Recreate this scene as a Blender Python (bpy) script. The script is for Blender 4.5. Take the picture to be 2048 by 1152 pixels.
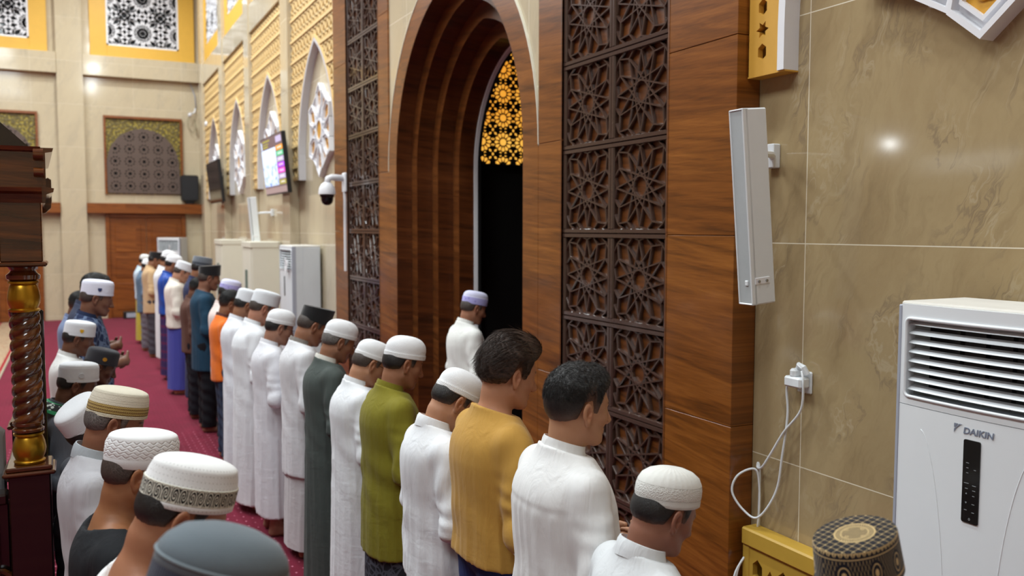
import bpy, bmesh, math, random
import numpy as np
from mathutils import Vector, Matrix
from mathutils.geometry import tessellate_polygon
PI = math.pi
for o in list(bpy.data.objects):
    bpy.data.objects.remove(o)
SC = bpy.context.scene
COL = SC.collection

# ------------------------------------------------------------ camera
cam = bpy.data.cameras.new('camera')
cam.sensor_width = 36.0
cam.lens = 30.48
cam.clip_start = 0.05
cam.clip_end = 200
cam.dof.use_dof = True
cam.dof.focus_distance = 3.1
cam.dof.aperture_fstop = 2.8
co = bpy.data.objects.new('camera', cam)
COL.objects.link(co)
yaw, pit, rol = math.radians(26.749), math.radians(3.898), math.radians(0.0746)
Fw = Vector((-math.cos(yaw), math.sin(yaw), 0)); Rt = Vector((math.sin(yaw), math.cos(yaw), 0)); Up = Vector((0, 0, 1))
F2 = Fw * math.cos(pit) - Up * math.sin(pit); U2 = Up * math.cos(pit) + Fw * math.sin(pit)
R3 = Rt * math.cos(rol) + U2 * math.sin(rol); U3 = U2 * math.cos(rol) - Rt * math.sin(rol)
M = Matrix((R3, U3, -F2)).transposed().to_4x4()
M.translation = Vector((0, 0, 2.2))
co.matrix_world = M
SC.camera = co

# ------------------------------------------------------------ world, lights, exposure
w = bpy.data.worlds.new('world'); SC.world = w; w.use_nodes = True
w.node_tree.nodes['Background'].inputs[0].default_value = (0.9, 0.95, 1.0, 1)
w.node_tree.nodes['Background'].inputs[1].default_value = 0.25
SC.view_settings.view_transform = 'Standard'
SC.view_settings.look = 'None'
SC.view_settings.exposure = 0.0
SC.view_settings.gamma = 1.0

def area(name, loc, sx, sy, power, col=(1, 0.97, 0.92), shape='RECTANGLE', rot=(0, 0, 0)):
    l = bpy.data.lights.new(name, 'AREA'); l.shape = shape; l.size = sx; l.size_y = sy
    l.energy = power; l.color = col
    o = bpy.data.objects.new(name, l); o.location = loc; o.rotation_euler = rot
    COL.objects.link(o); return o
for lx, pw in ((1.5, 260), (-3.5, 320), (-8.5, 360), (-13.5, 380), (-18.5, 400)):
    area('ceiling_fill_light', (lx, -3.2, 8.75), 2.6, 2.6, pw, (0.90, 0.985, 1.0))  # unseen broad area lights, added overhead as soft fill
for lx, pw in ((-0.9, 85), (-2.9, 100), (-6.6, 140), (-11.2, 145), (-14.2, 150), (-17.2, 155), (-20.5, 160)):
    area('ceiling_downlight', (lx, 0.9, 8.75), 0.3, 0.3, pw, (0.91, 0.985, 1.0), 'DISK')

for loc, pw in (((-10.18, -6.38, 3.62), 16), ((-8.36, -6.38, 3.375), 5)):      # bare bulbs under the gallery on the open side of the hall
    l = bpy.data.lights.new('gallery_bulb', 'POINT'); l.energy = pw; l.color = (0.95, 1.0, 1.0); l.shadow_soft_size = 0.05
    o = bpy.data.objects.new('gallery_bulb', l); o.location = loc; COL.objects.link(o)

# ------------------------------------------------------------ mesh helpers
def finish(o, name, mat, parent):
    o.name = name
    if mat is not None:
        for m in (mat if isinstance(mat, (list, tuple)) else [mat]):
            o.data.materials.append(m)
    COL.objects.link(o)
    if parent is not None:
        o.parent = parent
    return o

class MB:
    def __init__(s):
        s.v = []; s.f = []; s.m = []
    def add(s, vs, fs, mi=0):
        b = len(s.v); s.v += [tuple(p) for p in vs]
        s.f += [tuple(b + i for i in f) for f in fs]; s.m += [mi] * len(fs)
        return s
    def box(s, lo, hi, mi=0):
        x0, y0, z0 = lo; x1, y1, z1 = hi
        vs = [(x0,y0,z0),(x1,y0,z0),(x1,y1,z0),(x0,y1,z0),(x0,y0,z1),(x1,y0,z1),(x1,y1,z1),(x0,y1,z1)]
        return s.add(vs, [(0,3,2,1),(4,5,6,7),(0,1,5,4),(1,2,6,5),(2,3,7,6),(3,0,4,7)], mi)
    def cbox(s, lo, hi, b=0.004, mi=0):
        lo = np.minimum(lo, hi) if False else np.array(lo, float); hi = np.array(hi, float)
        lo, hi = np.minimum(lo, hi), np.maximum(lo, hi)
        b = min(b, 0.45 * float((hi - lo).min()))
        vs = []; idx = {}
        for sx in (0, 1):
            for sy in (0, 1):
                for sz in (0, 1):
                    for ax in range(3):
                        p = [hi[0] if sx else lo[0], hi[1] if sy else lo[1], hi[2] if sz else lo[2]]
                        for k, sg in enumerate((sx, sy, sz)):
                            if k != ax: p[k] += -b if sg else b
                        idx[(sx, sy, sz, ax)] = len(vs); vs.append(tuple(p))
        fs = []
        for ax in range(3):
            u, v = [a for a in range(3) if a != ax]
            for sg in (0, 1):
                q = []
                for (a, c) in ((0,0),(1,0),(1,1),(0,1)):
                    k = [0,0,0]; k[ax] = sg; k[u] = a; k[v] = c; q.append(idx[(*k, ax)])
                fs.append(tuple(q))
        for ax in range(3):
            u, v = [a for a in range(3) if a != ax]
            for a in (0, 1):
                for c in (0, 1):
                    k0 = [0,0,0]; k1 = [0,0,0]; k1[ax] = 1
                    for k in (k0, k1): k[u] = a; k[v] = c
                    fs.append((idx[(*k0,u)], idx[(*k0,v)], idx[(*k1,v)], idx[(*k1,u)]))
        for sx in (0,1):
            for sy in (0,1):
                for sz in (0,1):
                    fs.append(tuple(idx[(sx,sy,sz,a)] for a in range(3)))
        return s.add(vs, fs, mi)
    def prism(s, outer, fn, d0, d1, holes=(), mi=0):
        loops = [outer] + list(holes)
        flat = [p for L in loops for p in L]
        tr = tessellate_polygon([[Vector((p[0], p[1], 0)) for p in L] for L in loops])
        n = len(flat)
        vs = [fn(p[0], p[1], d0) for p in flat] + [fn(p[0], p[1], d1) for p in flat]
        fs = [tuple(t) for t in tr] + [tuple(n + i for i in reversed(t)) for t in tr]
        k = 0
        for L in loops:
            m = len(L)
            for i in range(m):
                a, c = k + i, k + (i + 1) % m
                fs.append((a, c, n + c, n + a))
            k += m
        return s.add(vs, fs, mi)
    def ring(s, A, B, fn, d0, d1, closed=False, mi=0):
        n = len(A); vs = []
        for i in range(n):
            vs += [fn(*A[i], d0), fn(*B[i], d0), fn(*B[i], d1), fn(*A[i], d1)]
        fs = []
        for i in range(n if closed else n - 1):
            a, c = 4 * i, 4 * ((i + 1) % n)
            for k in range(4):
                fs.append((a + k, a + (k + 1) % 4, c + (k + 1) % 4, c + k))
        if not closed:
            fs += [(0, 1, 2, 3), (4*n-4, 4*n-1, 4*n-2, 4*n-3)]
        return s.add(vs, fs, mi)
    def bar(s, p, q, wd, fn, d0, d1, mi=0, ch=0.0):
        p = np.array(p, float); q = np.array(q, float); t = q - p; L = np.linalg.norm(t)
        if L < 1e-6: return s
        nrm = np.array((-t[1], t[0])) / L * wd / 2
        c0 = [p + nrm, q + nrm, q - nrm, p - nrm]
        if ch:
            n2 = nrm * (1 - ch)
            c1 = [p + n2, q + n2, q - n2, p - n2]
            dm = d1 - (d1 - d0) * 0.3
            vs = [fn(*c, d0) for c in c0] + [fn(*c, dm) for c in c0] + [fn(*c, d1) for c in c1]
            fs = [(3,2,1,0),(8,9,10,11)]
            for k in range(4):
                j = (k + 1) % 4
                fs += [(k, j, 4 + j, 4 + k), (4 + k, 4 + j, 8 + j, 8 + k)]
            return s.add(vs, fs, mi)
        vs = [fn(*c, d0) for c in c0] + [fn(*c, d1) for c in c0]
        return s.add(vs, [(3,2,1,0),(4,5,6,7),(0,1,5,4),(1,2,6,5),(2,3,7,6),(3,0,4,7)], mi)
    def tube(s, pts, r, n=8, closed=False, mi=0):
        P = [Vector(p) for p in pts]; m = len(P); rr = r if isinstance(r, (list, tuple)) else [r] * m
        vs = []; prev = None
        for i in range(m):
            if closed: t = P[(i + 1) % m] - P[i - 1]
            else: t = P[min(i + 1, m - 1)] - P[max(i - 1, 0)]
            t.normalize()
            if prev is None:
                a = Vector((0, 0, 1)) if abs(t.z) < 0.9 else Vector((1, 0, 0))
                u = t.cross(a).normalized()
            else:
                u = (prev - t * prev.dot(t)).normalized()
            prev = u; v = t.cross(u)
            for k in range(n):
                a = 2 * PI * k / n
                vs.append(P[i] + (u * math.cos(a) + v * math.sin(a)) * rr[i])
        fs = []
        for i in range(m if closed else m - 1):
            j = (i + 1) % m
            for k in range(n):
                l = (k + 1) % n
                fs.append((i*n+k, i*n+l, j*n+l, j*n+k))
        if not closed:
            fs += [tuple(range(n - 1, -1, -1)), tuple((m-1)*n + k for k in range(n))]
        return s.add(vs, fs, mi)
    def lathe(s, prof, n=32, c=(0, 0, 0), sx=1, sy=1, mi=0, axis='z'):
        vs = []
        for (r, z) in prof:
            for k in range(n):
                a = 2 * PI * k / n
                p = (r * math.cos(a) * sx, r * math.sin(a) * sy, z)
                if axis == 'y': p = (p[0], z, p[1])
                if axis == 'x': p = (z, p[0], p[1])
                vs.append((c[0] + p[0], c[1] + p[1], c[2] + p[2]))
        fs = []; m = len(prof)
        for i in range(m - 1):
            for k in range(n):
                l = (k + 1) % n
                fs.append((i*n+k, i*n+l, (i+1)*n+l, (i+1)*n+k))
        fs += [tuple(range(n - 1, -1, -1)), tuple((m-1)*n + k for k in range(n))]
        return s.add(vs, fs, mi)
    def mesh(s, name, smooth=False, recalc=True):
        me = bpy.data.meshes.new(name)
        me.from_pydata(s.v, [], s.f)
        if any(s.m): me.polygons.foreach_set('material_index', s.m)
        if recalc:
            bm = bmesh.new(); bm.from_mesh(me)
            bmesh.ops.remove_doubles(bm, verts=bm.verts, dist=1e-6)
            bmesh.ops.recalc_face_normals(bm, faces=bm.faces)
            bm.to_mesh(me); bm.free()
        if smooth is True:
            me.polygons.foreach_set('use_smooth', [True] * len(me.polygons))
        elif smooth:
            me.polygons.foreach_set('use_smooth', [True] * len(me.polygons))
            me.set_sharp_from_angle(angle=math.radians(smooth))
        me.update()
        return me
    def build(s, name, mat, parent=None, smooth=False):
        return finish(bpy.data.objects.new(name, s.mesh(name, smooth)), name, mat, parent)

def tag(o, label, cat, group=None, kind=None):
    o['label'] = label; o['category'] = cat
    if group: o['group'] = group
    if kind: o['kind'] = kind
    return o
def struct(o, label=None):
    o['kind'] = 'structure'
    if label: o['label'] = label; o['category'] = 'room'
    return o
def empty(name, loc, label, cat, group=None, rz=0.0):
    o = bpy.data.objects.new(name, None); COL.objects.link(o)
    o.location = loc; o.rotation_euler = (0, 0, rz); o.empty_display_size = 0.1
    return tag(o, label, cat, group)
def kids(o):
    return [c for c in bpy.data.objects if c.parent is o]
def copy_tree(o, parent=None):
    c = o.copy(); COL.objects.link(c)
    if parent is not None: c.parent = parent
    for ch in kids(o): copy_tree(ch, c)
    return c

# ------------------------------------------------------------ material helpers
class S:
    """socket with arithmetic, for writing patterns as formulas"""
    def __init__(s, t, k): s.t = t; s.k = k
    def _m(s, op, *a):
        n = s.t.nodes.new('ShaderNodeMath'); n.operation = op
        for i, x in enumerate((s,) + a):
            if isinstance(x, S): s.t.links.new(x.k, n.inputs[i])
            else: n.inputs[i].default_value = x
        return S(s.t, n.outputs[0])
    def __add__(s, o): return s._m('ADD', o)
    __radd__ = __add__
    def __sub__(s, o): return s._m('SUBTRACT', o)
    def __rsub__(s, o): return (s * -1.0) + o
    def __mul__(s, o): return s._m('MULTIPLY', o)
    __rmul__ = __mul__
    def __truediv__(s, o): return s._m('DIVIDE', o)
    def fract(s): return s._m('FRACT')
    def floor(s): return s._m('FLOOR')
    def abs(s): return s._m('ABSOLUTE')
    def sin(s): return s._m('SINE')
    def sqrt(s): return s._m('SQRT')
    def lt(s, o): return s._m('LESS_THAN', o)
    def gt(s, o): return s._m('GREATER_THAN', o)
    def mn(s, o): return s._m('MINIMUM', o)
    def mx(s, o): return s._m('MAXIMUM', o)
    def mod(s, o): return s._m('FLOORED_MODULO', o)
    def atan2(s, o): return s._m('ARCTAN2', o)
    def pw(s, o): return s._m('POWER', o)
    def smooth(s, a, b):
        n = s.t.nodes.new('ShaderNodeMapRange'); n.interpolation_type = 'SMOOTHSTEP'
        s.t.links.new(s.k, n.inputs[0]); n.inputs[1].default_value = a; n.inputs[2].default_value = b
        return S(s.t, n.outputs[0])

class Mat:
    def __init__(s, name, base=(0.5, 0.5, 0.5), rough=0.6, metal=0.0, spec=0.5, coat=0.0):
        s.m = bpy.data.materials.new(name); s.m.use_nodes = True; s.t = s.m.node_tree
        s.b = s.t.nodes['Principled BSDF']
        s.b.inputs['Base Color'].default_value = (*base, 1)
        s.b.inputs['Roughness'].default_value = rough; s.b.inputs['Metallic'].default_value = metal
        s.b.inputs['Specular IOR Level'].default_value = spec; s.b.inputs['Coat Weight'].default_value = coat
        s.b.inputs['Coat Roughness'].default_value = 0.08
        m = s.m; m.diffuse_color = (*base, 1)
    def n(s, typ, **kw):
        n = s.t.nodes.new(typ)
        for k, v in kw.items(): setattr(n, k, v)
        return n
    def link(s, a, b): s.t.links.new(a.k if isinstance(a, S) else a, b)
    def pos(s, kind='Object'):
        n = s.n('ShaderNodeTexCoord'); return n.outputs[kind]
    def world(s):
        n = s.n('ShaderNodeNewGeometry'); return n.outputs['Position']
    def xyz(s, sock):
        n = s.n('ShaderNodeSeparateXYZ'); s.link(sock, n.inputs[0])
        return [S(s.t, o) for o in n.outputs]
    def comb(s, x, y, z):
        n = s.n('ShaderNodeCombineXYZ')
        for i, a in enumerate((x, y, z)):
            if isinstance(a, S): s.link(a, n.inputs[i])
            else: n.inputs[i].default_value = a
        return n.outputs[0]
    def mapv(s, sock, sc=(1, 1, 1), rot=(0, 0, 0), loc=(0, 0, 0)):
        n = s.n('ShaderNodeMapping'); s.link(sock, n.inputs[0])
        n.inputs['Scale'].default_value = sc; n.inputs['Rotation'].default_value = rot; n.inputs['Location'].default_value = loc
        return n.outputs[0]
    def noise(s, vec, scale, detail=3, rough=0.55, dist=0.0):
        n = s.n('ShaderNodeTexNoise'); s.link(vec, n.inputs['Vector'])
        n.inputs['Scale'].default_value = scale; n.inputs['Detail'].default_value = detail
        n.inputs['Roughness'].default_value = rough; n.inputs['Distortion'].default_value = dist
        return S(s.t, n.outputs['Fac'])
    def vor(s, vec, scale, feature='F1', rnd=1.0):
        n = s.n('ShaderNodeTexVoronoi', feature=feature); s.link(vec, n.inputs['Vector'])
        n.inputs['Scale'].default_value = scale; n.inputs['Randomness'].default_value = rnd
        return S(s.t, n.outputs['Distance'])
    def ramp(s, fac, stops):
        n = s.n('ShaderNodeValToRGB'); s.link(fac, n.inputs[0]); e = n.color_ramp.elements
        while len(e) < len(stops): e.new(0.5)
        for i, (p, c) in enumerate(stops):
            e[i].position = p; e[i].color = (*c, 1)
        return n.outputs[0]
    def mix(s, fac, a, b, mode='MIX'):
        n = s.n('ShaderNodeMix', data_type='RGBA', blend_type=mode)
        for i, x in ((0, fac), (6, a), (7, b)):
            if isinstance(x, S): s.link(x, n.inputs[i])
            elif isinstance(x, (int, float)): n.inputs[i].default_value = x
            elif isinstance(x, tuple): n.inputs[i].default_value = (*x, 1)
            else: s.link(x, n.inputs[i])
        return n.outputs[2]
    def color(s, c): s.link(c, s.b.inputs['Base Color']); return s
    def rough(s, c): s.link(c, s.b.inputs['Roughness']); return s
    def bump(s, h, strength=0.3, dist=0.01):
        n = s.n('ShaderNodeBump'); s.link(h, n.inputs['Height'])
        n.inputs['Strength'].default_value = strength; n.inputs['Distance'].default_value = dist
        s.t.links.new(n.outputs[0], s.b.inputs['Normal']); return s

def srgb(r, g, b):
    f = lambda c: (c / 255 / 12.92) if c <= 10.3 else ((c / 255 + 0.055) / 1.055) ** 2.4
    return (f(r), f(g), f(b))
def plain(name, c, rough=0.55, metal=0.0, bumpsc=None, bs=0.1, coat=0.0, var=0.08):
    m = Mat(name, c, rough, metal, coat=coat)
    p = m.pos()
    n = m.noise(p, 9.0, 3)
    m.color(m.mix(n, tuple(x * (1 - var) for x in c), tuple(min(1, x * (1 + var)) for x in c)))
    if bumpsc: m.bump(m.noise(p, bumpsc, 2), bs, 0.002)
    return m.m

def marble(name, ax, ox, oz, px, pz, pale=0.0):
    """tan vein-cut stone in big slabs with pale joints; ax: which world axis runs along the wall"""
    m = Mat(name, (0.4, 0.3, 0.18), 0.13, spec=0.5)
    X = m.xyz(m.world()); u = X[ax]; z = X[2]
    slab = ((u - ox) / px).floor() * 7.31 + ((z - oz) / pz).floor() * 3.17
    c = u - z * 0.36 + slab; t = z + u * 0.36 + slab
    warp = m.noise(m.comb(c * 1.6, t * 0.9, slab), 2.0, 4, 0.6) - 0.5
    vec = m.comb(c + warp * 0.42, t * 0.20, slab)
    v1 = m.noise(vec, 4.2, 8, 0.62, 0.25)
    v2 = m.noise(m.comb(c * 1.5 + warp * 0.7, t * 0.30, slab + 4.0), 4.0, 6, 0.62, 0.3)
    c1 = m.ramp(v1, [(0.28, srgb(130, 110, 80)), (0.44, srgb(160, 138, 102)), (0.56, srgb(168, 147, 110)), (0.74, srgb(142, 120, 88))])
    brk = m.noise(m.comb(c * 2.0, t * 1.1, slab), 1.7, 2).smooth(0.45, 0.65)
    c2 = m.mix((1.0 - (v2 - 0.5).abs().smooth(0.0, 0.03)) * brk * 0.5, c1, srgb(112, 96, 82))
    c2 = m.mix((1.0 - (v2 - 0.56).abs().smooth(0.0, 0.022)) * brk * 0.45, c2, srgb(190, 176, 150))
    c2 = m.mix(m.noise(m.comb(c * 9.0, t * 4.0, slab), 6.0, 5, 0.7) * 0.16, c2, srgb(196, 180, 148))
    if pale: c2 = m.mix(pale, c2, srgb(232, 222, 198))
    fu = ((u - ox) / px + 0.5).fract() - 0.5; fz = ((z - oz) / pz + 0.5).fract() - 0.5
    g = (fu.abs() * px).mn(fz.abs() * pz).lt(0.0022)
    m.color(m.mix(g, c2, srgb(222, 212, 190)))
    m.rough(g * 0.5 + 0.085)
    return m.m

def wood(name, c0, c1, c2, ax=0, rough=0.28, board=(9.0, 0.30), sc=1.0, coat=0.15, vert=False):
    m = Mat(name, c1, rough, coat=coat)
    X = m.xyz(m.world()); u = X[ax] if ax < 2 else X[0] + X[1]; z = X[2]
    if vert: u, z = z, u
    row = (z / board[1] + u * 0.07).floor()
    off = (row * 12.9898).sin() * 43758.5
    off = off.fract()
    col = (u / board[0] + off).floor()
    bid = ((row * 17.13 + col * 31.7).sin() * 9631.7).fract()
    vec = m.comb(u * 0.55 * sc + bid * 13.0, z * 9.0 * sc + u * 0.9, bid * 5.0)
    n1 = m.noise(vec, 1.6, 6, 0.6, 1.3)
    n2 = m.noise(m.comb(u * 3.0 * sc, z * 60.0 * sc, bid), 2.0, 4, 0.6, 0.4)
    c = m.ramp(n1 * 0.75 + n2 * 0.25, [(0.3, c0), (0.5, c1), (0.72, c2)])
    c = m.mix(bid * 0.42, c, m.mix(1.0, c, (0.62, 0.5, 0.42), 'MULTIPLY'))
    m.color(c)
    m.bump(n2, 0.06, 0.002)
    return m.m
# ------------------------------------------------------------ room materials
M_TILE = marble('marble_qibla', 0, -2.858, 1.128, 1.2, 1.008)
M_TILE_E = marble('marble_end', 1, 0.29, 0.10, 1.1, 1.008, pale=0.42)
M_TILE_P = marble('marble_pale', 0, -2.858, 1.128, 1.2, 1.008, pale=0.44)
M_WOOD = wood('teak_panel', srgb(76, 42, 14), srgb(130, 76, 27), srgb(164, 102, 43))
M_WOODD = wood('teak_recess_shaded', srgb(62, 33, 13), srgb(106, 60, 25), srgb(132, 78, 35), rough=0.35)  # darker copy of the teak, recess shade put into its colour
M_WOODY = wood('teak_reveal_shaded', srgb(48, 24, 10), srgb(88, 45, 19), srgb(112, 62, 28), ax=2, rough=0.32)  # darkest teak copy: shade inside the arch put into its tones
M_LATT = plain('carved_dark_wood', srgb(72, 52, 44), 0.22, coat=0.5, bumpsc=60, bs=0.1)
M_DOORW = wood('door_wood', srgb(92, 46, 16), srgb(134, 74, 28), srgb(156, 92, 38), ax=1, rough=0.3, board=(2.0, 0.45))
M_MAHOG = wood('mahogany_gloss', srgb(38, 18, 8), srgb(84, 44, 18), srgb(128, 72, 28), ax=2, rough=0.16, board=(3.0, 3.0), coat=0.6)
M_MAHOGD = wood('mahogany_dark', srgb(18, 10, 8), srgb(30, 17, 13), srgb(42, 24, 17), ax=2, rough=0.18, board=(3.0, 3.0), coat=0.5)
M_WHITE = plain('white_paint', srgb(232, 232, 236), 0.45, var=0.02)
M_PLAST = plain('white_plastic', srgb(228, 232, 236), 0.32, var=0.02)
M_CREAM = plain('cream_steel', srgb(226, 222, 205), 0.42, var=0.03)
M_GREYP = plain('grey_plastic', srgb(165, 170, 184), 0.4, var=0.03)
M_SIDEG = plain('pale_grey_steel', srgb(205, 208, 204), 0.45, var=0.03)
M_GRILLE = plain('grey_grille_cloth', srgb(172, 176, 178), 0.75, bumpsc=900, bs=0.5)
M_BLACK = plain('black_plastic', srgb(20, 20, 22), 0.4)
M_GLOSSB = plain('black_gloss', srgb(10, 11, 14), 0.12)
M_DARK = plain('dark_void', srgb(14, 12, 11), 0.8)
M_GOLD = plain('gold_paint', srgb(188, 142, 40), 0.32, metal=0.85, bumpsc=25, bs=0.1)
M_OCHRE = plain('ochre_plaster', srgb(212, 160, 62), 0.6, bumpsc=40, bs=0.15, var=0.1)
M_YELF = plain('yellow_frame', srgb(222, 172, 60), 0.5, var=0.06)
M_DADO = plain('yellow_dado', srgb(190, 152, 58), 0.5, bumpsc=30, bs=0.12, var=0.1)
M_SCREEN = plain('cream_yellow_screen', srgb(232, 200, 140), 0.6, var=0.06)
M_SCRB = plain('screen_backing', srgb(112, 76, 34), 0.8)
M_FLORAL = plain('gold_floral_relief', srgb(206, 150, 44), 0.45, bumpsc=24, bs=0.8, var=0.2)
M_GLASSD = plain('dark_window_glass', srgb(26, 32, 36), 0.08)
M_NICHEB = plain('pierced_brown', srgb(92, 75, 66), 0.6, var=0.1)
M_STEEL = plain('steel', srgb(170, 170, 172), 0.3, metal=1.0)

def emis(name, c, s):
    m = Mat(name, c, 0.5)
    m.b.inputs['Emission Color'].default_value = (*c, 1); m.b.inputs['Emission Strength'].default_value = s
    return m
def amber():
    m = emis('amber_glass', (1.0, 0.5, 0.06), 1.0)
    n = m.noise(m.world(), 1.7, 2)
    m.link(m.ramp(n, [(0.3, (0.9, 0.34, 0.03)), (0.6, (1.0, 0.52, 0.08)), (0.8, (1.0, 0.66, 0.16))]), m.b.inputs['Emission Color'])
    return m.m
M_AMBER = amber()

def carpet():
    m = Mat('crimson_carpet', srgb(120, 16, 44), 0.95, spec=0.1)
    X, Y, Z = m.xyz(m.world())
    p = m.world()
    n = m.noise(p, 260.0, 2); n2 = m.noise(p, 3.0, 3)
    base = m.ramp(n * 0.6 + n2 * 0.4, [(0.3, srgb(80, 8, 28)), (0.5, srgb(106, 14, 40)), (0.7, srgb(120, 22, 50))])
    # woven pale motifs on the near strip, finer tone-on-tone weave beyond the seam
    def dots(pit, rad, ph):
        fx = ((X / pit + ph).fract() - 0.5) * pit; fy = ((Y / pit + ph).fract() - 0.5) * pit
        return (fx.abs() + fy.abs() * 1.3).lt(rad)
    near = X.gt(-9.9)
    d1 = dots(0.115, 0.0112, 0.0).mx(dots(0.115, 0.0080, 0.5))
    d2 = dots(0.085, 0.012, 0.0).mx(dots(0.085, 0.012, 0.5))
    c = m.mix(d1 * near * 0.8, base, srgb(214, 128, 150))
    c = m.mix(d2 * (1.0 - near) * 0.28, c, srgb(186, 70, 104))
    seam = (X + 9.9).abs().lt(0.012)
    c = m.mix(seam * 0.5, c, srgb(80, 8, 30))
    m.color(c); m.bump(n, 0.5, 0.006)
    m.b.inputs['Sheen Weight'].default_value = 0.25; m.b.inputs['Sheen Tint'].default_value = (1, 0.5, 0.6, 1)
    return m.m
M_CARPET = carpet()

def rugmat():
    m = Mat('runner_rug', srgb(196, 170, 130), 0.9, spec=0.1)
    X, Y, Z = m.xyz(m.world())
    v = m.vor(m.mapv(m.world(), (16, 16, 1)), 1.0)
    c = m.ramp(v, [(0.1, srgb(140, 60, 52)), (0.3, srgb(168, 140, 112)), (0.6, srgb(176, 156, 130)), (0.9, srgb(136, 96, 76))])
    e = (Y + 1.33).abs()
    c = m.mix(e.gt(0.27), c, srgb(158, 146, 128)); c = m.mix(((e - 0.245).abs()).lt(0.02), c, srgb(150, 40, 48))
    m.color(c); return m.m

# ------------------------------------------------------------ room shell
YW, YP, XE = 2.9, 2.76, -23.4
Q = lambda yp: (lambda u, v, d: (u, yp - d, v))          # panels on the qibla wall: u along x, v up, d out of the wall
EQ = lambda u, v, d: (XE + d, u, v)                      # panels on the end wall

b = MB(); b.box((-23.8, -14.2, -0.3), (6.4, 6.6, 0.0)); struct(b.build('floor', M_CARPET))
b = MB(); b.box((-23.8, -14.2, 9.0), (6.4, 6.6, 9.2)); struct(b.build('ceiling', M_WHITE))
b = MB()
b.box((-10.13, YW, 6.4), (-3.165, YW + 0.25, 9.0)); b.box((-3.165, YW, 0), (6.2, YW + 0.25, 9.0))
struct(b.build('wall_right', M_TILE))
b = MB(); b.box((-23.6, YW, 0), (-10.13, YW + 0.25, 9.0)); struct(b.build('wall_right_far', M_TILE_P))
b = MB(); b.box((XE - 0.3, -14.2, 0), (XE, 3.15, 9.0)); struct(b.build('wall_far', M_TILE_E))
b = MB(); b.box((-23.6, -14.4, 0), (6.4, -14.2, 9.0)); struct(b.build('wall_left', M_TILE))
b = MB(); b.box((6.2, -14.2, 0), (6.4, 3.15, 9.0)); struct(b.build('wall_near', M_TILE_E))

# pilasters and beams along the qibla wall
tn = [0]
def trim(mb, mat):
    tn[0] += 1
    return struct(mb.build('trim_%d' % tn[0], mat))
PIL = [(-13.02, -12.55), (-16.05, -15.59), (-19.0, -18.55), (-22.05, -21.6), (-0.73, -0.26)]
for (x0, x1) in PIL:
    b = MB(); b.cbox((x0, YP, 0), (x1, YW, 9.0), 0.006); trim(b, M_TILE_P)
BAYS = [(-12.55, -10.13), (-15.59, -13.02), (-18.55, -16.05), (-21.6, -19.0), (-3.165, -0.73)]
for (x0, x1) in BAYS:
    b = MB(); b.cbox((x0, YP + 0.02, 5.55), (x1, YW, 6.02), 0.006); trim(b, M_TILE_P)
# end wall pilasters, beam, ledge
for (y0, y1) in ((-0.27, 0.29), (-3.4, -2.9)):
    b = MB(); b.cbox((XE, y0, 0), (XE + 0.16, y1, 9.0), 0.006); trim(b, M_TILE_E)
for (y0, y1) in ((0.29, 2.9), (-2.9, -0.27)):
    b = MB(); b.cbox((XE, y0, 5.84), (XE + 0.2, y1, 6.32), 0.006); trim(b, M_TILE_E)
for (y0, y1) in ((0.29, 2.9), (-2.9, -0.27)):
    b = MB(); b.cbox((XE, y0, 2.565), (XE + 0.24, y1, 2.81), 0.008); trim(b, M_DOORW)

# doors in the end wall
def door(n, y0, y1):
    b = MB()
    for (a, c) in ((y0, y0 + 0.09), (y1 - 0.09, y1)): b.cbox((XE, a, 0), (XE + 0.1, c, 2.56), 0.006)
    b.cbox((XE, y0 + 0.09, 2.47), (XE + 0.1, y1 - 0.09, 2.56), 0.006)
    root = struct(b.build('door_%d' % n, M_DOORW))
    ym = (y0 + y1) / 2
    for (a, c) in ((y0 + 0.09, ym - 0.004), (ym + 0.004, y1 - 0.09)):
        l = MB(); l.cbox((XE, a, 0.01), (XE + 0.045, c, 2.47), 0.004)
        for z0, z1 in ((0.2, 0.85), (0.98, 1.5), (1.62, 2.32)):
            l.cbox((XE + 0.04, a + 0.12, z0), (XE + 0.06, c - 0.12, z1), 0.012)
        l.build('door_leaf', M_DOORW, root)
    h = MB(); h.tube([(XE + 0.06, ym - 0.06, 1.0), (XE + 0.11, ym - 0.06, 1.0), (XE + 0.11, ym - 0.17, 1.0)], 0.011)
    h.build('door_handle', M_STEEL, root)
door(1, 0.68, 2.52); door(2, -2.52, -0.68)

# ------------------------------------------------------------ geometry of the star lattices
def star12(h, R=None):
    """line segments of a twelve-pointed rosette in a square of half-width h"""
    R = R or h * 0.90
    P = [(R * math.cos(PI / 6 * k), R * math.sin(PI / 6 * k)) for k in range(12)]
    segs = [(P[k], P[(k + 5) % 12]) for k in range(12)]
    for k in range(12):
        a = PI / 6 * k + PI / 12
        r = h * (1.20 if k % 3 == 1 else 1.04)
        q = (r * math.cos(a), r * math.sin(a))
        q = (max(-h, min(h, q[0])), max(-h, min(h, q[1])))
        segs += [(P[k], q), (q, P[(k + 1) % 12])]
        if k % 3 == 1:
            sx = 1 if q[0] > 0 else -1; sy = 1 if q[1] > 0 else -1
            segs += [(q, (sx * h, sy * h * 0.62)), (q, (sx * h * 0.62, sy * h))]
    return segs
def clip_in(p, q, inside, step=0.012):
    L = math.dist(p, q); n = max(2, int(L / step)); out = []; st = None
    for i in range(n + 1):
        t = i / n; c = (p[0] + (q[0] - p[0]) * t, p[1] + (q[1] - p[1]) * t)
        if inside(*c):
            if st is None: st = c
            last = c
        elif st is not None:
            if math.dist(st, last) > step: out.append((st, last))
            st = None
    if st is not None and math.dist(st, last) > step: out.append((st, last))
    return out

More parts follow.
